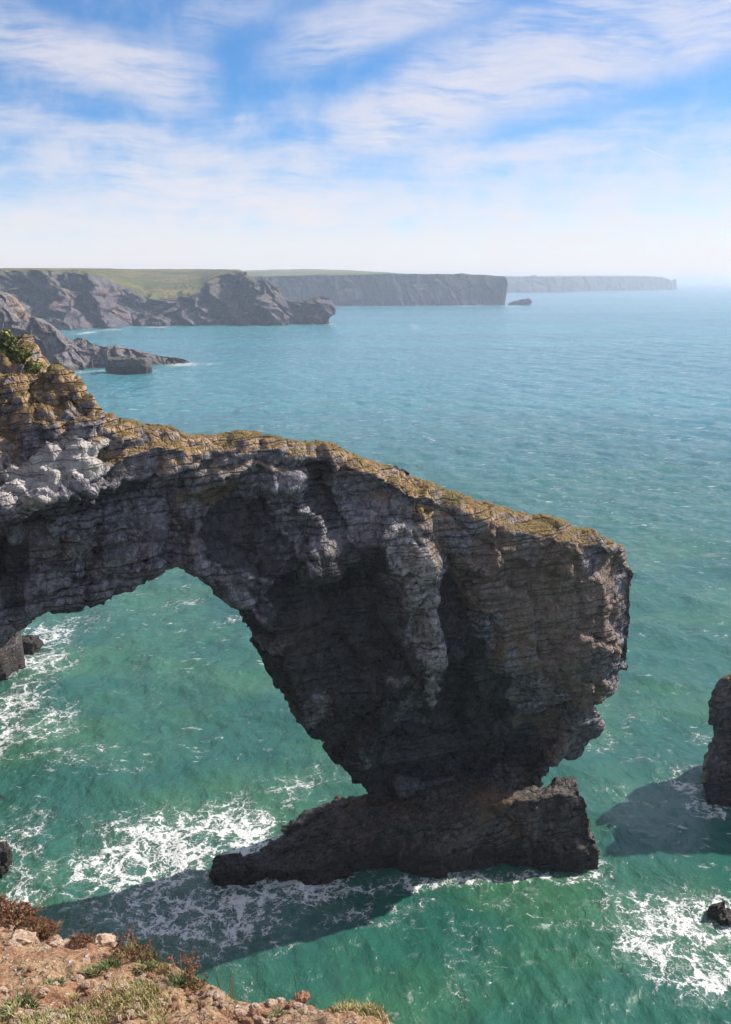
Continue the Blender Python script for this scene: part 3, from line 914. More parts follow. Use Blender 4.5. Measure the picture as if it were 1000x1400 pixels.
M_WET = rock_mat('wet black rock', sc=.8, grey=(.07, .062, .06), warm=(.1, .07, .05), dark=(.025, .022, .022), pale=(.16, .14, .13), tidal=1.2, top_lo=5, top_hi=6)
for px, py, d, lab in ((322, 1203, (3.0, 2.0, 1.6), 'small black rock in the foam at the tip of the ledge'),
                       (-14, 1196, (2.3, 2.2, 2.8), 'black rock at the left edge standing in foamy water above the brown slope'),
                       (1002, 1260, (2.0, 1.6, .5), 'half-drowned grey rock ringed by foam at the right edge'),
                       (42, 886, (2.4, 2.0, 1.2), 'low rock in the surf at the left foot of the arch'),
                       (28, 893, (3.2, 2.4, 2.4), 'jagged rock against the left foot of the arch')):
    x, y = at_z(px, py)
    sea_rock((x, y + d[1] * .3, d[2] * .12), d, int(abs(px)) + 3, M_WET, lab, None, sc=.6, amp=.7, n=40)


# ------------------------------------------------------------------ mainland cliff to the left of the frame
def build_mainland():
    foot = [(-140, 20), (-140, 170), (-70, 142), (-52, 131), (-48, 125), (-42.5, 116), (-38.2, 110), (-37.6, 107), (-39, 103), (-37.4, 97), (-34.4, 90), (-33.0, 86), (-31.5, 80), (-29.5, 73), (-27.2, 66.5),
            (-22.5, 52), (-19.5, 40), (-15.5, 28), (-9, 17.5), (-2, 13), (8, 10), (30, 1), (60, -30), (60, -60), (-140, -60)]
    st = .6
    xv = np.arange(-112, 34, st); yv = np.arange(-14, 150, st)
    X, Y = np.meshgrid(xv, yv, indexing='ij')
    d = -poly_sdf(X, Y, foot)
    d = d + .8 * fbm(X * .12, Y * .12, 0 * X, 3, 61) + 1.0 * ridged(X * .35, Y * .35, 0 * X, 3, 63)
    top = 39.0 + 1.0 * fbm(X * .05, Y * .05, 0 * X, 3, 62)
    near = 1 - sstep(8, 26, np.hypot(X, Y))
    top = np.where(near > 0, top * (1 - near) + 36.0 * near, top)
    steep = 5.0 - 3.6 * sstep(112, 118, Y) * sstep(-62, -50, X)
    h = np.minimum(-2 + steep * d, top)
    h = np.where(d < 0, -2 + d * 1.5, h)
    keep = h > -2.4
    V = np.stack([X, Y, np.maximum(h, -2.5)], -1).reshape(-1, 3)
    Q = grid_faces(len(xv), len(yv))[:, ::-1]
    Q = Q[keep.reshape(-1)[Q].any(1)]
    ids, inv = np.unique(Q, return_inverse=True); V = V[ids]; Q = inv.reshape(-1, 4)
    N = vnormals(V, Q)
    V = V + N * (rock_relief(V, 1.6, 71, (.1, .05)) * .6 * (V[:, 2] > -1.5) * np.where(np.hypot(V[:, 0], V[:, 1]) < 14, .2, 1))[:, None]
    mat = rock_mat('mainland limestone', dip=(.1, .05), net=.3, bedk=.3, grey=(.075, .066, .068), warm=(.2, .13, .08), tidal=2.6, top=(.2, .15, .06), top2=(.11, .12, .04), top_zmin=20)
    o = mesh_obj('cliff', V, Q, mat)
    tag(o, 'mainland limestone cliff at the left edge from which the arch springs', 'cliff')


build_mainland()
print('main', time.time() - T0)


# ------------------------------------------------------------------ sea
def build_sea():
    th = np.concatenate([np.linspace(-100, -30, 40)[:-1], np.linspace(-30, 30, 420), np.linspace(30, 100, 40)[1:]])
    th = np.radians(th)
    r1 = 36 * np.exp(np.arange(0, 5600) * 0)[:1]
    r = [30.0]
    while r[-1] < 60000:
        k = r[-1]
        step = max(.26, k * .0042) if k < 260 else (k * .0055 if k < 1500 else k * .05)
        r.append(k + step)
    r = np.array(r)
    TH, RR = np.meshgrid(th, r, indexing='xy')
    X, Y = np.sin(TH) * RR, np.cos(TH) * RR
    Z = np.zeros_like(X)
    rs = np.random.default_rng(3)
    amp_far = lambda wl: np.clip(1.6 - RR / (wl * 110.), 0, 1)
    for i in range(46):
        wl = .9 * (11 / .9) ** (i / 45.)
        ang = R(205) + rs.normal(0, .62)
        a = .0125 * wl ** .62 * rs.uniform(.6, 1.3)
        kx, ky = math.cos(ang) * 2 * math.pi / wl, math.sin(ang) * 2 * math.pi / wl
        ph = kx * X + ky * Y + rs.uniform(0, 6.28) + .8 * vnoise(X / (wl * 5), Y / (wl * 5), 0 * X, i)
        Z += a * amp_far(wl) * (1 - 2 * np.abs(np.sin(ph / 2))) * (.55 + .45 * vnoise(X / (wl * 3.1), Y / (wl * 3.1), 0 * X + 3, i + 90))
    for wl, a, an in ((15., .16, 212), (21., .22, 196), (12., .11, 230)):
        kx, ky = math.cos(R(an)) * 2 * math.pi / wl, math.sin(R(an)) * 2 * math.pi / wl
        Z += a * amp_far(wl) * np.sin(kx * X + ky * Y + 1.6 * fbm(X / 40., Y / 40., 0 * X, 2, int(wl))) * (.6 + .4 * vnoise(X / 50., Y / 50., 0 * X, int(an)))
    Z += .12 * fbm(X / 4., Y / 4., 0 * X, 3, 14) * np.clip(1.5 - RR / 300, 0, 1)
    # foam: churned water round the rocks
    foam = np.zeros_like(X); strm = np.zeros_like(X)

    def spot(px, py, rx, ry, s, rot=0.0):
        cx, cy = at_z(px, py)
        sx = rx * (cx ** 2 + cy ** 2 + EYE ** 2) ** .5 / FOC
        dep = math.atan2(EYE, math.hypot(cx, cy))
        sy = ry * (cx ** 2 + cy ** 2 + EYE ** 2) ** .5 / FOC / math.sin(dep)
        c, s_ = math.cos(R(rot)), math.sin(R(rot))
        a = ((X - cx) * c + (Y - cy) * s_) / sx; b = (-(X - cx) * s_ + (Y - cy) * c) / sy
        d = np.sqrt(a * a + b * b)
        return s * (1 - sstep(.15, 1.25, d))
    for q in [(215, 1160, 150, 75, 1.0, -10), (130, 1190, 90, 45, .75), (60, 905, 60, 30, .8), (70, 985, 60, 40, .6), (15, 1005, 30, 40, .8), (310, 1120, 60, 50, .9), (345, 1150, 50, 60, 1.15), (270, 1250, 190, 60, .92), (400, 1210, 150, 34, .95), (180, 1280, 120, 40, .7), (330, 1205, 60, 22, .95),
              (180, 1225, 90, 50, .6), (480, 1245, 60, 18, .6, 10), (560, 1235, 50, 12, .62, 14), (520, 1260, 70, 12, .5, 12),
              (60, 870, 60, 32, .85), (25, 900, 40, 30, .95), (20, 960, 60, 50, .85), (45, 1000, 60, 25, .7), (110, 850, 80, 22, .45),
              (20, 1150, 60, 60, .7), (50, 1210, 60, 50, .6), (15, 1235, 60, 30, .8), (60, 1030, 60, 10, .5), (140, 1022, 50, 9, .62), (110, 1040, 90, 14, .35), (165, 1050, 60, 8, .45),
              (250, 822, 60, 10, .5, 15), (320, 845, 50, 8, .5, 20), (190, 808, 40, 8, .4),
              (920, 1255, 130, 50, .9, -8), (900, 1300, 90, 36, .9), (960, 1325, 90, 40, .95), (985, 1255, 60, 45, .95), (960, 1360, 60, 18, .6), (860, 1250, 60, 25, .6),
              (945, 1062, 55, 22, .75), (985, 1085, 40, 25, .8), (880, 1090, 60, 12, .5), (850, 1080, 70, 16, .4), (880, 1035, 60, 14, .42), (960, 1005, 50, 12, .42),
              (790, 1200, 60, 16, .7), (740, 1195, 80, 12, .7), (700, 1225, 80, 25, .42), (650, 1300, 60, 70, .32), (620, 1330, 30, 60, .36), (820, 1190, 25, 14, .7), (530, 1200, 30, 10, .7),
              (620, 1200, 160, 12, .85), (450, 1212, 120, 16, .85), (810, 1165, 22, 34, .75), (970, 1100, 40, 18, .9), (955, 1080, 24, 16, .9), (560, 1207, 30, 9, 1.0), (330, 1340, 60, 60, .25), (780, 1280, 90, 60, .25),
              (820, 1010, 40, 30, .4), (860, 970, 60, 30, .25), (450, 1060, 60, 30, .4), (395, 1075, 60, 26, .6), (300, 985, 150, 60, .16), (200, 930, 120, 60, .2),
              (120, 455, 16, 3, .9), (150, 451, 30, 2.2, .6), (215, 447, 22, 1.6, .8), (250, 498, 36, 5, .85), (285, 497, 30, 3, .5), (100, 508, 50, 2.5, .7), (130, 507, 40, 2, .6),
              (203, 508, 20, 3, .6), (450, 443, 16, 2, .6), (355, 446, 20, 1.4, .5), (640, 419, 50, 1.2, .6), (690, 418, 18, 1.5, .6), (790, 399.5, 15, 1, .6), (835, 397.6, 20, .8, .7),
              (567, 447, 10, 8, .45), (520, 460, 20, 6, .35), (590, 600, 14, 6, .5), (765, 668, 14, 6, .42), (580, 598, 14, 6, .4)]:
        foam = np.maximum(foam, spot(*q))
    V = np.stack([X, Y, Z], -1).reshape(-1, 3)
    Q = grid_faces(len(r), len(th))[:, ::-1]
    m, g = new_mat('sea water')
    P = g.node('ShaderNodeTexCoord').outputs['Object']
    px_, py_, pz_ = g.xyz(P)
    dist = g.v('LENGTH', P)
    P2 = g.comb(px_, py_, 0.0)
    # body colour: green over the shallow sandy bay, bluer offshore
    deep = g.ss(72.0, 430.0, g.m('ADD', dist, g.m('MULTIPLY', g.m('SUBTRACT', g.noise(P2, .012, 4)[0], .5), 160.0)))
    c1 = g.mix(g.ss(.38, .66, g.noise(g.v('MULTIPLY', P2, (.05, .09, 1)), 1, 4)[0]), (.018, .090, .070), (.034, .116, .064))
    c2 = g.mix(g.ss(.4, .65, g.noise(g.v('MULTIPLY', P2, (.0012, .006, 1)), 1, 4)[0]), (.040, .195, .225), (.034, .155, .20))
    body = g.mix(deep, c1, c2)
    # foam lace
    at = g.node('ShaderNodeAttribute', attribute_name='foam').outputs['Fac']
    wrp = g.v('ADD', P2, g.v('SCALE', g.v('SUBTRACT', g.noise(P2, .35, 4, .6)[1], (.5, .5, .5)), 3.2))
    wrp = g.v('MULTIPLY', wrp, (1.0, .72, 1.0))
    e1 = g.voro(wrp, .55, 'DISTANCE_TO_EDGE')[0]
    wr2 = g.v('ADD', wrp, g.v('SCALE', g.v('SUBTRACT', g.noise(P2, 1.3, 4, .65)[1], (.5, .5, .5)), 1.1))
    e2 = g.voro(wr2, 1.5, 'DISTANCE_TO_EDGE')[0]
    e3 = g.voro(g.v('ADD', wr2, g.v('SCALE', g.noise(P2, 4.0, 2, .6)[1], .35)), 3.8, 'DISTANCE_TO_EDGE')[0]
    web1 = g.m('SUBTRACT', 1.0, g.ss(0.0, .20, e1)); web2 = g.m('SUBTRACT', 1.0, g.ss(0.0, .20, e2)); web3 = g.m('SUBTRACT', 1.0, g.ss(0.0, .25, e3))
    lace = g.m('ADD', g.m('MULTIPLY', web1, .30), g.m('ADD', g.m('MULTIPLY', web2, .30), g.m('MULTIPLY', web3, .16)))
    brk = g.noise(wrp, .42, 6, .68)[0]
    fn = g.noise(P2, 3.2, 5, .7)[0]
    val = g.m('ADD', lace, g.m('ADD', g.m('MULTIPLY', brk, .85), g.m('MULTIPLY', fn, .30)))
    thr = g.m('SUBTRACT', 1.40, g.m('MULTIPLY', at, .68))
    fo = g.m('MULTIPLY', g.ss(0.0, .26, g.m('SUBTRACT', val, thr)), g.ss(.02, .12, at))
    fo = g.m('MULTIPLY', fo, g.lin(.35, .65, fn, .72, 1.0))
    thinf = g.m('MULTIPLY', g.ss(-.30, .12, g.m('SUBTRACT', val, thr)), g.m('MULTIPLY', g.ss(.05, .5, at), .10))
    # scattered whitecaps, plus flecks that paint ripple highlights into the colour
    cap_glint = g.m('MULTIPLY', g.ss(.665, .72, g.noise(g.v('MULTIPLY', P2, (.09, .22, 1)), 1.0, 7, .62)[0]), g.ss(.47, .6, g.noise(P2, 1.5, 4, .6)[0]))
    cap_glint = g.m('MULTIPLY', cap_glint, .55)
    fl = g.m('MULTIPLY', g.ss(.60, .68, g.noise(g.v('MULTIPLY', wrp, (.55, 1.5, 1)), 1.0, 5, .65)[0]), g.ss(.45, .62, g.noise(P2, .045, 4, .6)[0]))
    far = g.m('MULTIPLY', g.ss(.56, .70, g.noise(g.v('MULTIPLY', P2, (.16, .55, 1)), 1.0, 6, .72)[0]), g.ss(100., 260., dist))  # pale distant flecks painted for sky reflections on ripples
    cap_glint = g.m('MAXIMUM', cap_glint, g.m('MAXIMUM', g.m('MULTIPLY', fl, .55), g.m('MULTIPLY', far, .42)))
    fo = g.m('MAXIMUM', g.m('MAXIMUM', fo, thinf), cap_glint)
    col = g.mix(fo, body, (.72, .74, .74))
    # ripples
    wv = g.v('ADD', P2, g.v('SCALE', g.noise(P2, .3, 2)[1], 1.2))
    rp = g.node('ShaderNodeMapping', {'Vector': wv, 'Rotation': (0, 0, R(-25)), 'Scale': (1, .55, 1)}).outputs[0]
    n1 = g.noise(rp, 1.7, 6, .65)[0]; n2 = g.noise(rp, .30, 4, .55)[0]; n3 = g.noise(rp, .07, 4, .6)[0]; n4 = g.noise(rp, .016, 4, .6)[0]
    hg = g.m('ADD', g.m('MULTIPLY', n1, .50), g.m('MULTIPLY', n2, 1.0))
    hg = g.m('ADD', hg, g.m('MULTIPLY', g.m('MULTIPLY', n3, 4.5), g.ss(90., 300., dist)))
    hg = g.m('ADD', hg, g.m('MULTIPLY', g.m('MULTIPLY', n4, 14.), g.ss(400., 1500., dist)))
    hg = g.m('ADD', hg, g.m('MULTIPLY', fo, .25))
    bp = g.node('ShaderNodeBump', {'Strength': 1.0, 'Distance': g.lin(60., 220., dist, .36, .85), 'Height': hg})
    rough = g.m('ADD', .10, g.m('ADD', g.m('MULTIPLY', fo, .6), g.m('MULTIPLY', g.ss(80., 1200., dist), .12)))
    finish(m, g, col, rough, bp.outputs[0], .45, {'IOR': 1.333})
    o = mesh_obj('sea', V, Q, m, attrs={'foam': foam.ravel()})
    tag(o, 'teal green sea with white foam', None, None, 'structure')


build_sea()
print('sea', time.time() - T0)

# ------------------------------------------------------------------ foreground slope
EDGE_PX = [(-260, 1205), (-120, 1222), (-40, 1236), (0, 1246), (35, 1258), (70, 1272), (85, 1285), (100, 1290), (128, 1291), (150, 1296), (165, 1303), (200, 1312), (225, 1320), (250, 1327), (275, 1336), (300, 1346), (318, 1362),
           (345, 1368), (385, 1366), (415, 1372), (440, 1380), (480, 1387), (515, 1395), (540, 1408), (640, 1440), (800, 1500)]
SLOPE = .45


def ground_hit(px, py):
    r, y, dz = ray(px, py)
    t = -1.7 / (dz + SLOPE * y)
    return r * t, y * t


def gz(x, y):
    return EYE - 1.7 - SLOPE * y


EX, EY = ground_hit(np.array([a for a, _ in EDGE_PX], float), np.array([b for _, b in EDGE_PX], float))


def ground_bumps(X, Y):
    return .06 * fbm(X * 1.3, Y * 1.3, 0 * X, 4, 201) + .034 * fbm(X * 7, Y * 7, 0 * X, 4, 205) + .02 * ridged(X * 4, Y * 4, 0 * X, 3, 209)


def build_ground():
    st = .02
    xv = np.arange(-5.4, 2.2, st); yv = np.arange(1.0, 9.0, st)
    X, Y = np.meshgrid(xv, yv, indexing='ij')
    o_ = np.argsort(EX)
    ye = np.interp(X, EX[o_], EY[o_]) + .05 * fbm(X * 3, 0 * X, 0 * X, 3, 210) + .03 * fbm(X * 12, 0 * X, 0 * X, 2, 212)
    d = (ye - Y) * .82
    bump = ground_bumps(X, Y)
    f1, f2, cid = voronoi(X / .09, Y / .09, 0 * X, 7)
    peb = np.clip(.5 - f1, 0, 1) * .03 * (cid > .45)
    over = np.maximum(-d, 0)
    Z = gz(X, Y) + bump * np.clip(.3 + d * 3, .15, 1) + peb - over * 2.2 - over ** 2 * 2.5 - .05 * np.exp(-(d / .10) ** 2) * 0
    V = np.stack([X, Y, Z], -1).reshape(-1, 3)
    Q = grid_faces(len(xv), len(yv))[:, ::-1]
    Q = Q[(over < 2.2).reshape(-1)[Q].all(1)]
    ids, inv = np.unique(Q, return_inverse=True); V = V[ids]; Q = inv.reshape(-1, 4)
    m, g = new_mat('dry slope soil')
    P = g.node('ShaderNodeTexCoord').outputs['Object']
    a = g.noise(P, 1.6, 5, .65)[0]; b = g.noise(P, 9., 6, .7)[0]; c = g.noise(P, 38., 4, .7)[0]
    col = g.mix(g.ss(.38, .62, a), (.31, .165, .098), (.38, .26, .16))
    col = g.mix(g.m('MULTIPLY', g.ss(.5, .68, b), .75), col, (.40, .28, .17))
    col = g.mix(g.m('MULTIPLY', g.ss(.58, .7, g.noise(P, 3.2, 5, .7)[0]), .8), col, (.17, .16, .05))
    vo = g.voro(P, 24., 'F1')
    peb_ = g.m('MULTIPLY', g.ss(.42, .3, vo[0]), g.ss(.62, .7, g.xyz(vo[1])[0]))
    col = g.mix(peb_, col, g.mix(g.xyz(vo[1])[1], (.42, .30, .21), (.55, .47, .40)))
    col = g.mix(g.ss(.30, .62, c), g.mix(1, col, (.42, .38, .36), 'MULTIPLY'), col)
    hg = g.m('ADD', g.m('MULTIPLY', b, .6), g.m('ADD', g.m('MULTIPLY', c, .35), g.m('MULTIPLY', peb_, .4)))
    bp = g.node('ShaderNodeBump', {'Strength': 1.0, 'Distance': .06, 'Height': hg})
    finish(m, g, col, .95, bp.outputs[0], .1)
    o = mesh_obj('ground', V, Q, m)
    tag(o, 'dry reddish brown slope at the cliff edge', None, None, 'structure')


build_ground()


def ground_pt(px, py):
    x, y = ground_hit(px, py)
    x, y = float(x), float(y)
    b = float(ground_bumps(np.array([x]), np.array([y]))[0])
    return x, y, float(gz(x, y)) + b * .6


def simple_mat(name, cols, sc=6.0, rough=.85, bump=.01, spec=.2, bsc=30.0, sss=0.0):
    m, g = new_mat(name)
    P = g.node('ShaderNodeTexCoord').outputs['Object']
    rnd = g.node('ShaderNodeObjectInfo').outputs['Random']
    geo = g.node('ShaderNodeNewGeometry').outputs['Random Per Island']
    Pj = g.v('ADD', P, g.comb(g.m('MULTIPLY', rnd, 50.), 0.0, 0.0))
    n = g.noise(Pj, sc, 5, .65)[0]
    f = g.m('ADD', n, g.m('MULTIPLY', g.m('SUBTRACT', geo, .5), .5))
    col = g.mix(g.ss(.35, .55, f), cols[0], cols[1])
    col = g.mix(g.ss(.52, .72, f), col, cols[2])
    bp = g.node('ShaderNodeBump', {'Strength': .8, 'Distance': bump, 'Height': g.noise(Pj, bsc, 5, .7)[0]})
    return finish(m, g, col, rough, bp.outputs[0], spec)


M_STONE = simple_mat('pale stone', [(.30, .20, .14), (.42, .30, .22), (.55, .44, .36)], 9., .9, .012, .15, 30.)
M_STONE_RED = simple_mat('brown stone', [(.17, .085, .05), (.28, .15, .09), (.38, .25, .17)], 12., .9, .01, .15, 40.)
M_HEAD = simple_mat('dead thrift heads', [(.13, .06, .035), (.24, .12, .07), (.38, .22, .15)], 40., .95, .004, .05, 200.)
M_STEM = simple_mat('dry stems', [(.16, .10, .05), (.26, .18, .09), (.34, .26, .14)], 20., .9, .001, .1)
M_LEAF = simple_mat('fleshy leaves', [(.035, .06, .018), (.075, .11, .03), (.17, .19, .06)], 14., .6, .001, .3)
M_LEAFDRY = simple_mat('withered leaves', [(.10, .055, .03), (.19, .11, .055), (.28, .2, .1)], 14., .9, .001, .1)
M_GRASS = simple_mat('dry grass', [(.16, .15, .045), (.30, .25, .11), (.42, .36, .20)], 3., .8, .001, .15)
M_BUSH = simple_mat('cliff ivy leaves', [(.035, .055, .014), (.11, .125, .025), (.34, .27, .06)], .8, .6, .01, .25)


def stone_mesh(seed, dims):
    P, Q = boulder('s', dims, seed, 12, .45)
    m = min(dims)
    N = vnormals(P, Q)
    f1, f2, cid = voronoi(P[:, 0] / m * 1.6 + seed * 7.1, P[:, 1] / m * 1.6, P[:, 2] / m * 1.6, seed)
    P = P + N * ((cid - .5) * .30 * m + .12 * m * fbm(P[:, 0] / m * 3 + seed, P[:, 1] / m * 3, P[:, 2] / m * 3, 3, seed))[:, None]
    return P, Q


stone_protos = []
for k in range(6):
    P, Q = stone_mesh(k + 301, [(1.0, .8, .62), (1.0, .6, .5), (.9, .95, .55), (1.1, .7, .7), (1.0, .8, .45), (.8, .8, .7)][k])
    me = mesh_obj('stone', P, Q, M_STONE, smooth=False)
    stone_protos.append(me)
BIG_STONES = [(32, 1289, 34, 'flat pale stone left of the dead brown bush'), (22, 1300, 24, 'low stone below the flat pale stone at the left edge'), (78, 1294, 26, 'pale stone just below the round dead brown bush'),
              (98, 1302, 22, 'pale stone between the dead brown bush and the large edge stone'), (60, 1304, 22, 'half-buried stone under the round dead brown bush'),
              (143, 1295, 40, 'largest pale stone, on the rim of the slope against dark water'),
              (168, 1362, 22, 'rounded pale stone in the middle of the slope'), (378, 1366, 30, 'pale pointed stone on the rim against green water'), (413, 1369, 26, 'brown stone on the rim right of the pale pointed stone'),
              (300, 1362, 20, 'whitish stone below the leafy clump on the rim'), (330, 1376, 20, 'pale stone on the lower rim left of the pointed stone'),
              (238, 1372, 20, 'brown stone low on the slope near a dark tuft')]
used = [False] * 6
STONE_GROUP = 'stones on the slope'


def place_stone(px, py, size_px, label, mat=None, k=None):
    k = random.randrange(6) if k is None else k
    x, y, z = ground_pt(px, py)
    dist = math.sqrt(x * x + y * y + (z - EYE) ** 2)
    s = size_px * dist / FOC
    if not used[k]:
        o = stone_protos[k]; used[k] = True
    else:
        o = stone_protos[k].copy(); COL.objects.link(o)
    o.location = (x, y, z + s * .10); o.scale = (s, s * random.uniform(.8, 1.1), s * random.uniform(.8, 1.1))
    o.rotation_euler = (random.uniform(-.3, .3) - .3, random.uniform(-.3, .3), random.uniform(0, 6.28))
    if mat:
        o.material_slots[0].link = 'OBJECT'; o.material_slots[0].material = mat
    tag(o, label, 'stone', STONE_GROUP)
    return o


for i, (px, py, s, lab) in enumerate(BIG_STONES):
    place_stone(px, py, s * .78, lab, M_STONE_RED if 'brown stone' in lab else None, i % 6)
edge_y = lambda px: float(np.interp(px, [a for a, _ in EDGE_PX], [b for _, b in EDGE_PX]))
n_ = 0
while n_ < 280:
    px = random.uniform(-20, 525); ey = edge_y(px)
    py = ey + 4 + (1405 - ey) * random.random() ** 1.3
    if py > 1405 or ey > 1402:
        continue
    red = random.random() < .45
    place_stone(px, py, random.choice([5, 6, 7, 8, 9, 11, 14]), 'small brown stone scattered on the dry slope' if red else 'small pale stone scattered on the dry slope', M_STONE_RED if red else None)
    n_ += 1


# ---- plants
def blades(n, rad, hgt, wid, droop, seed, cup=False, hmin=.5):
    rs = np.random.default_rng(seed)
    V, Fc = [], []
    for i in range(n):
        a = rs.uniform(0, 2 * math.pi); r0 = rad * math.sqrt(rs.random())
        bx, by = r0 * math.cos(a), r0 * math.sin(a)
        out = a + rs.normal(0, .7)
        h = hgt * rs.uniform(hmin, 1.1); lean = h * droop * rs.uniform(.3, 1.3) * (.4 + r0 / rad)
        w = wid * rs.uniform(.7, 1.3)
        tx, ty = -math.sin(out), math.cos(out)
        n0 = len(V)
        for t, ww in ((0, .7), (.45, 1.0), (.8, .7), (1.0, .08)):
            cx = bx + math.cos(out) * lean * t * t; cy = by + math.sin(out) * lean * t * t; cz = h * t * (1 - .25 * droop * t) - .01
            V.append((cx - tx * w * ww / 2, cy - ty * w * ww / 2, cz)); V.append((cx + tx * w * ww / 2, cy + ty * w * ww / 2, cz))
        for k in range(3):
            b = n0 + 2 * k
            Fc.append((b, b + 1, b + 3, b + 2))
    return np.array(V), np.array(Fc)


def heads(pts, rad, seed):
    rs = np.random.default_rng(seed)
    V, Fc = [], []
    for (x, y, z) in pts:
        for k in range(22):
            d = rs.normal(0, 1, 3); d /= np.linalg.norm(d); d[2] = d[2] * .8 + .1
            c = np.array((x, y, z)) + d * rad * rs.uniform(.4, 1.0)
            u = np.cross(d, rs.normal(0, 1, 3)); u /= np.linalg.norm(u) + 1e-9; v = np.cross(d, u)
            s = rad * rs.uniform(.3, .55)
            n0 = len(V)
            V += [c - u * s, c + v * s * .7 + d * s * .3, c + u * s, c - v * s * .7 + d * s * .4]
            Fc.append((n0, n0 + 1, n0 + 2, n0 + 3))
    return np.array(V), np.array(Fc)


def stems(pts, w):
    V, Fc = [], []
    for (x0, y0, x, y, z) in pts:
        n0 = len(V)
        for (cx, cy, cz) in ((x0, y0, -.02), ((x0 + x) / 2 * .9, (y0 + y) / 2 * .9, z * .55), (x, y, z)):
            for k in range(3):
                a = k * 2.094
                V.append((cx + w * math.cos(a), cy + w * math.sin(a), cz))
        for j in (0, 3):
            for k in range(3):
                Fc.append((n0 + j + k, n0 + j + (k + 1) % 3, n0 + j + 3 + (k + 1) % 3, n0 + j + 3 + k))
    return np.array(V), np.array(Fc)


def thrift(kind, label, seed, group):
    rs = np.random.default_rng(seed)
    root = empty('thrift_plant')
    tag(root, label, 'plant', group)
    rad = {'green': .10, 'heads': .12, 'brown': .13, 'tuft': .07}[kind]
    if kind == 'brown':
        V, Fc = blades(260, rad, .09, .012, .9, seed); mesh_obj('leaves', V, Fc, M_LEAFDRY, root, False)
        hp = []
        for i in range(150):
            a, r = rs.uniform(0, 6.28), rad * 1.05 * math.sqrt(rs.random())
            hp.append((r * math.cos(a), r * math.sin(a), .03 + .12 * math.sqrt(max(0, 1 - (r / rad / 1.06) ** 2)) * rs.uniform(.6, 1.05)))
        V, Fc = heads(hp, .013, seed); mesh_obj('flower_heads', V, Fc, M_HEAD, root, False)
        return root
    V, Fc = blades({'green': 230, 'heads': 170, 'tuft': 140}[kind], rad, {'green': .055, 'heads': .055, 'tuft': .07}[kind], {'green': .010, 'heads': .010, 'tuft': .005}[kind], .9, seed)
    mesh_obj('leaves', V, Fc, M_LEAF if kind != 'tuft' else M_GRASS, root, False)
    if kind == 'heads':
        n = 34
        sp = []
        for i in range(n):
            a, r = rs.uniform(0, 6.28), rad * math.sqrt(rs.random())
            x, y = r * math.cos(a), r * math.sin(a)
            sp.append((x * .6, y * .6, x * 1.15, y * 1.15, rs.uniform(.08, .19)))
        for j, a in enumerate(sp):
            V, Fc = stems([a], .0022); st_ = mesh_obj('stem', V, Fc, M_STEM, root, False)
            V, Fc = heads([(a[2], a[3], a[4])], .016, seed + j); mesh_obj('flower_head', V, Fc, M_HEAD, st_, False)
    return root


def copy_tree(o, parent=None):
    c = o.copy(); COL.objects.link(c)
    if parent:
        c.parent = parent
    for ch in o.children:
        copy_tree(ch, c)
    return c


def put(o, px, py, size_px, base):
    x, y, z = ground_pt(px, py)
    dist = math.sqrt(x * x + y * y + (z - EYE) ** 2)
    s = size_px * dist / FOC / base * .86
    o.location = (x, y, z); o.scale = (s, s, s); o.rotation_euler = (-.22, 0, random.uniform(0, 6.28))


PG = 'clumps of withered thrift and leaves along the rim'
pr = {}
PLANTS = [('brown', 58, 1278, 42, 'round dead brown bush of clustered seed heads on the rim'), ('brown', 20, 1262, 56, 'broad dead brown bush at the left edge of the rim'),
          ('brown', -6, 1254, 44, 'dead brown bush cut by the left edge of the photo'), ('brown', 112, 1303, 36, 'dead brown bush between pale stones, left of the largest stone'),
          ('brown', 40, 1268, 26, 'small dead bush squeezed between the two big brown ones'),
          ('heads', 180, 1316, 50, 'clump of pinkish dead seed heads right of the largest stone'), ('heads', 203, 1318, 38, 'clump with two tall dead flower heads against dark water'),
          ('heads', 252, 1340, 48, 'leafy clump with dead heads standing at the rim, above the whitish stone'), ('heads', 268, 1346, 34, 'clump on the rim sloping down beside the leafy clump'),
          ('heads', 224, 1328, 26, 'thin clump in the gap of the rim between two taller clumps'),
          ('green', 132, 1330, 32, 'green leafy clump below the largest stone'), ('green', 150, 1328, 32, 'yellow-green leafy clump below the pinkish seed heads'),
          ('green', 197, 1326, 34, 'dark green clump under the tall dead flower heads'), ('green', 72, 1345, 30, 'dark green clump in the middle of the brown slope'),
          ('green', 248, 1344, 34, 'broad-leaved green clump on the rim'), ('tuft', 218, 1390, 26, 'dark grassy tuft near the lower frame'),
          ('green', 190, 1350, 28, 'sparse green clump on pale pebbles'), ('tuft', 318, 1368, 16, 'thin grass tuft leaning over the rim'),
          ('green', 380, 1386, 22, 'low green clump below the pointed stone'), ('tuft', 408, 1390, 18, 'yellowish tuft below the brown rim stone'),
          ('tuft', 500, 1398, 16, 'dry tuft at the lower right end of the slope'),
          ('green', 30, 1385, 44, 'green grassy clump in the lower left corner'), ('green', 70, 1392, 44, 'bright green clump near the lower left corner'), ('tuft', 100, 1360, 20, 'pale tuft on bare red soil')]
for i, (k, px, py, s, lab) in enumerate(PLANTS):
    base = {'green': .22, 'heads': .26, 'brown': .27, 'tuft': .17}[k]
    if k not in pr:
        pr[k] = o = thrift(k, lab, 400 + i, PG)
    else:
        o = copy_tree(pr[k]); o['label'] = lab
    put(o, px, py, s, base)


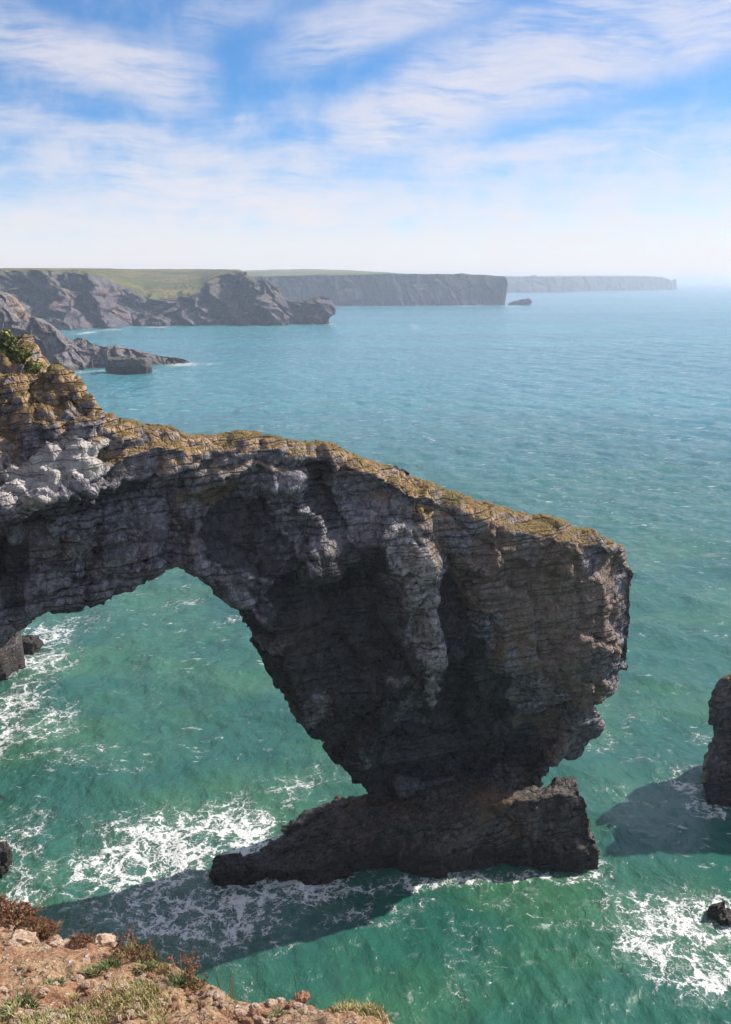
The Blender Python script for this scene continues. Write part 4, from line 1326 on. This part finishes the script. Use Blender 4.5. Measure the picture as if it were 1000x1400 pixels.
def build_grass():
    rs = np.random.default_rng(77)
    V, Fc = [], []
    n = 0
    while n < 2400:
        px = rs.uniform(-30, 545); ey = edge_y(px)
        if ey > 1404: continue
        py = ey + 1 + (1415 - ey) * rs.random()
        x, y = ground_hit(px, py); x = float(x); y = float(y)
        dens = float(fbm(np.array([x * 1.6]), np.array([y * 1.6]), np.array([0.]), 3, 31)[0])
        low = (px < 140) * (py - 1340) / 60.
        if dens + low * .7 + rs.normal(0, .2) - .8 * (px > 215) < .38: continue
        z = float(gz(x, y)) + float(ground_bumps(np.array([x]), np.array([y]))[0]) * .9
        for j in range(4):
            a = rs.uniform(0, 6.28); h = rs.uniform(.012, .038); l = h * rs.uniform(.2, 1.2); w = .0028
            bx, by = x + rs.normal(0, .012), y + rs.normal(0, .012)
            tx, ty = -math.sin(a) * w, math.cos(a) * w
            n0 = len(V)
            V += [(bx - tx, by - ty, z - .005), (bx + tx, by + ty, z - .005),
                  (bx + math.cos(a) * l * .5 + tx * .7, by + math.sin(a) * l * .5 + ty * .7, z + h * .7), (bx + math.cos(a) * l * .5 - tx * .7, by + math.sin(a) * l * .5 - ty * .7, z + h * .7),
                  (bx + math.cos(a) * l + tx * .1, by + math.sin(a) * l + ty * .1, z + h), (bx + math.cos(a) * l - tx * .1, by + math.sin(a) * l - ty * .1, z + h)]
            Fc += [(n0, n0 + 1, n0 + 2, n0 + 3), (n0 + 3, n0 + 2, n0 + 4, n0 + 5)]
        n += 1
    # a few tall dry stalks on the rim
    for px in (315, 408, 320, 470, 300, 512, 484, 120):
        x, y = ground_hit(px, edge_y(px) + 4); x = float(x); y = float(y); z = float(gz(x, y))
        for j in range(3 if px < 400 else 1):
            a = rs.uniform(0, 6.28); h = rs.uniform(.1, .2); w = .0022
            n0 = len(V)
            V += [(x - w, y, z), (x + w, y, z), (x + w * .5 + .03 * math.cos(a), y + .03 * math.sin(a), z + h), (x - w * .5 + .03 * math.cos(a), y + .03 * math.sin(a), z + h)]
            Fc.append((n0, n0 + 1, n0 + 2, n0 + 3))
    o = mesh_obj('grass', np.array(V), np.array(Fc), M_GRASS, smooth=False)
    tag(o, 'short dry grass on the slope', None, None, 'stuff')


build_grass()


# ---- ivy-green shrubs on the mainland hump behind the arch root
def shrub(label, px, py, Y, rx, rz, seed):
    rs = np.random.default_rng(seed)
    r, yy, dz = ray(px, py); q = r / yy
    root = empty('shrub', (q * Y, Y, EYE + dz / yy * Y))
    tag(root, label, 'shrub', 'shrubs on the arch root')
    V, Fc = [], []
    for i in range(1500):
        d = rs.normal(0, 1, 3); d /= np.linalg.norm(d)
        rr = (.55 + .45 * rs.random()) * (1 + .3 * math.sin(3 * d[0] + seed) * math.cos(4 * d[2] + 2))
        c = d * rr * np.array((rx, rx * .9, rz))
        u = rs.normal(0, 1, 3); u /= np.linalg.norm(u); v = np.cross(u, d + rs.normal(0, .5, 3)); v /= np.linalg.norm(v) + 1e-9
        s = rs.uniform(.05, .13)
        n0 = len(V)
        V += [c - u * s, c + v * s * .6, c + u * s, c - v * s * .6]
        Fc.append((n0, n0 + 1, n0 + 2, n0 + 3))
    mesh_obj('leaves', np.array(V), np.array(Fc), M_BUSH, root, False)
    V, Fc = stems([(0, 0, rs.normal(0, rx * .4), rs.normal(0, rx * .4), rz * .6) for i in range(9)], .04)
    V[:, 2] -= rz * .4
    mesh_obj('stems', V, Fc, M_STEM, root, False)


shrub('dark green shrub highest on the rock hump at the left edge', 8, 468, 58.8, .6, .62, 1)
shrub('green shrub on the slope of the rock hump, between two others', 26, 486, 58.8, .62, .5, 2)
shrub('yellowish shrub lowest on the rock hump above the arch crest', 46, 502, 58.8, .5, .36, 3)


# ------------------------------------------------------------------ sea haze
def build_haze():
    me = bpy.data.meshes.new('haze')
    h = 62000.0
    lo, hi = -6.0, 66.0
    v = [(-h, -h, lo), (h, -h, lo), (h, h, lo), (-h, h, lo), (-h, -h, hi), (h, -h, hi), (h, h, hi), (-h, h, hi)]
    f = [(0, 3, 2, 1), (4, 5, 6, 7), (0, 1, 5, 4), (1, 2, 6, 5), (2, 3, 7, 6), (3, 0, 4, 7)]
    me.from_pydata(v, [], f)
    m, g = new_mat('sea haze')
    vol = g.node('ShaderNodeVolumePrincipled', {'Color': (*HAZE_COL, 1), 'Density': HAZE_DENS, 'Anisotropy': .25})
    o = g.node('ShaderNodeOutputMaterial'); g.l.new(vol.outputs[0], o.inputs['Volume'])
    me.materials.append(m)
    ob = bpy.data.objects.new('haze', me); COL.objects.link(ob)
    tag(ob, 'thin sea haze', None, None, 'stuff')


build_haze()
print('total', time.time() - T0)
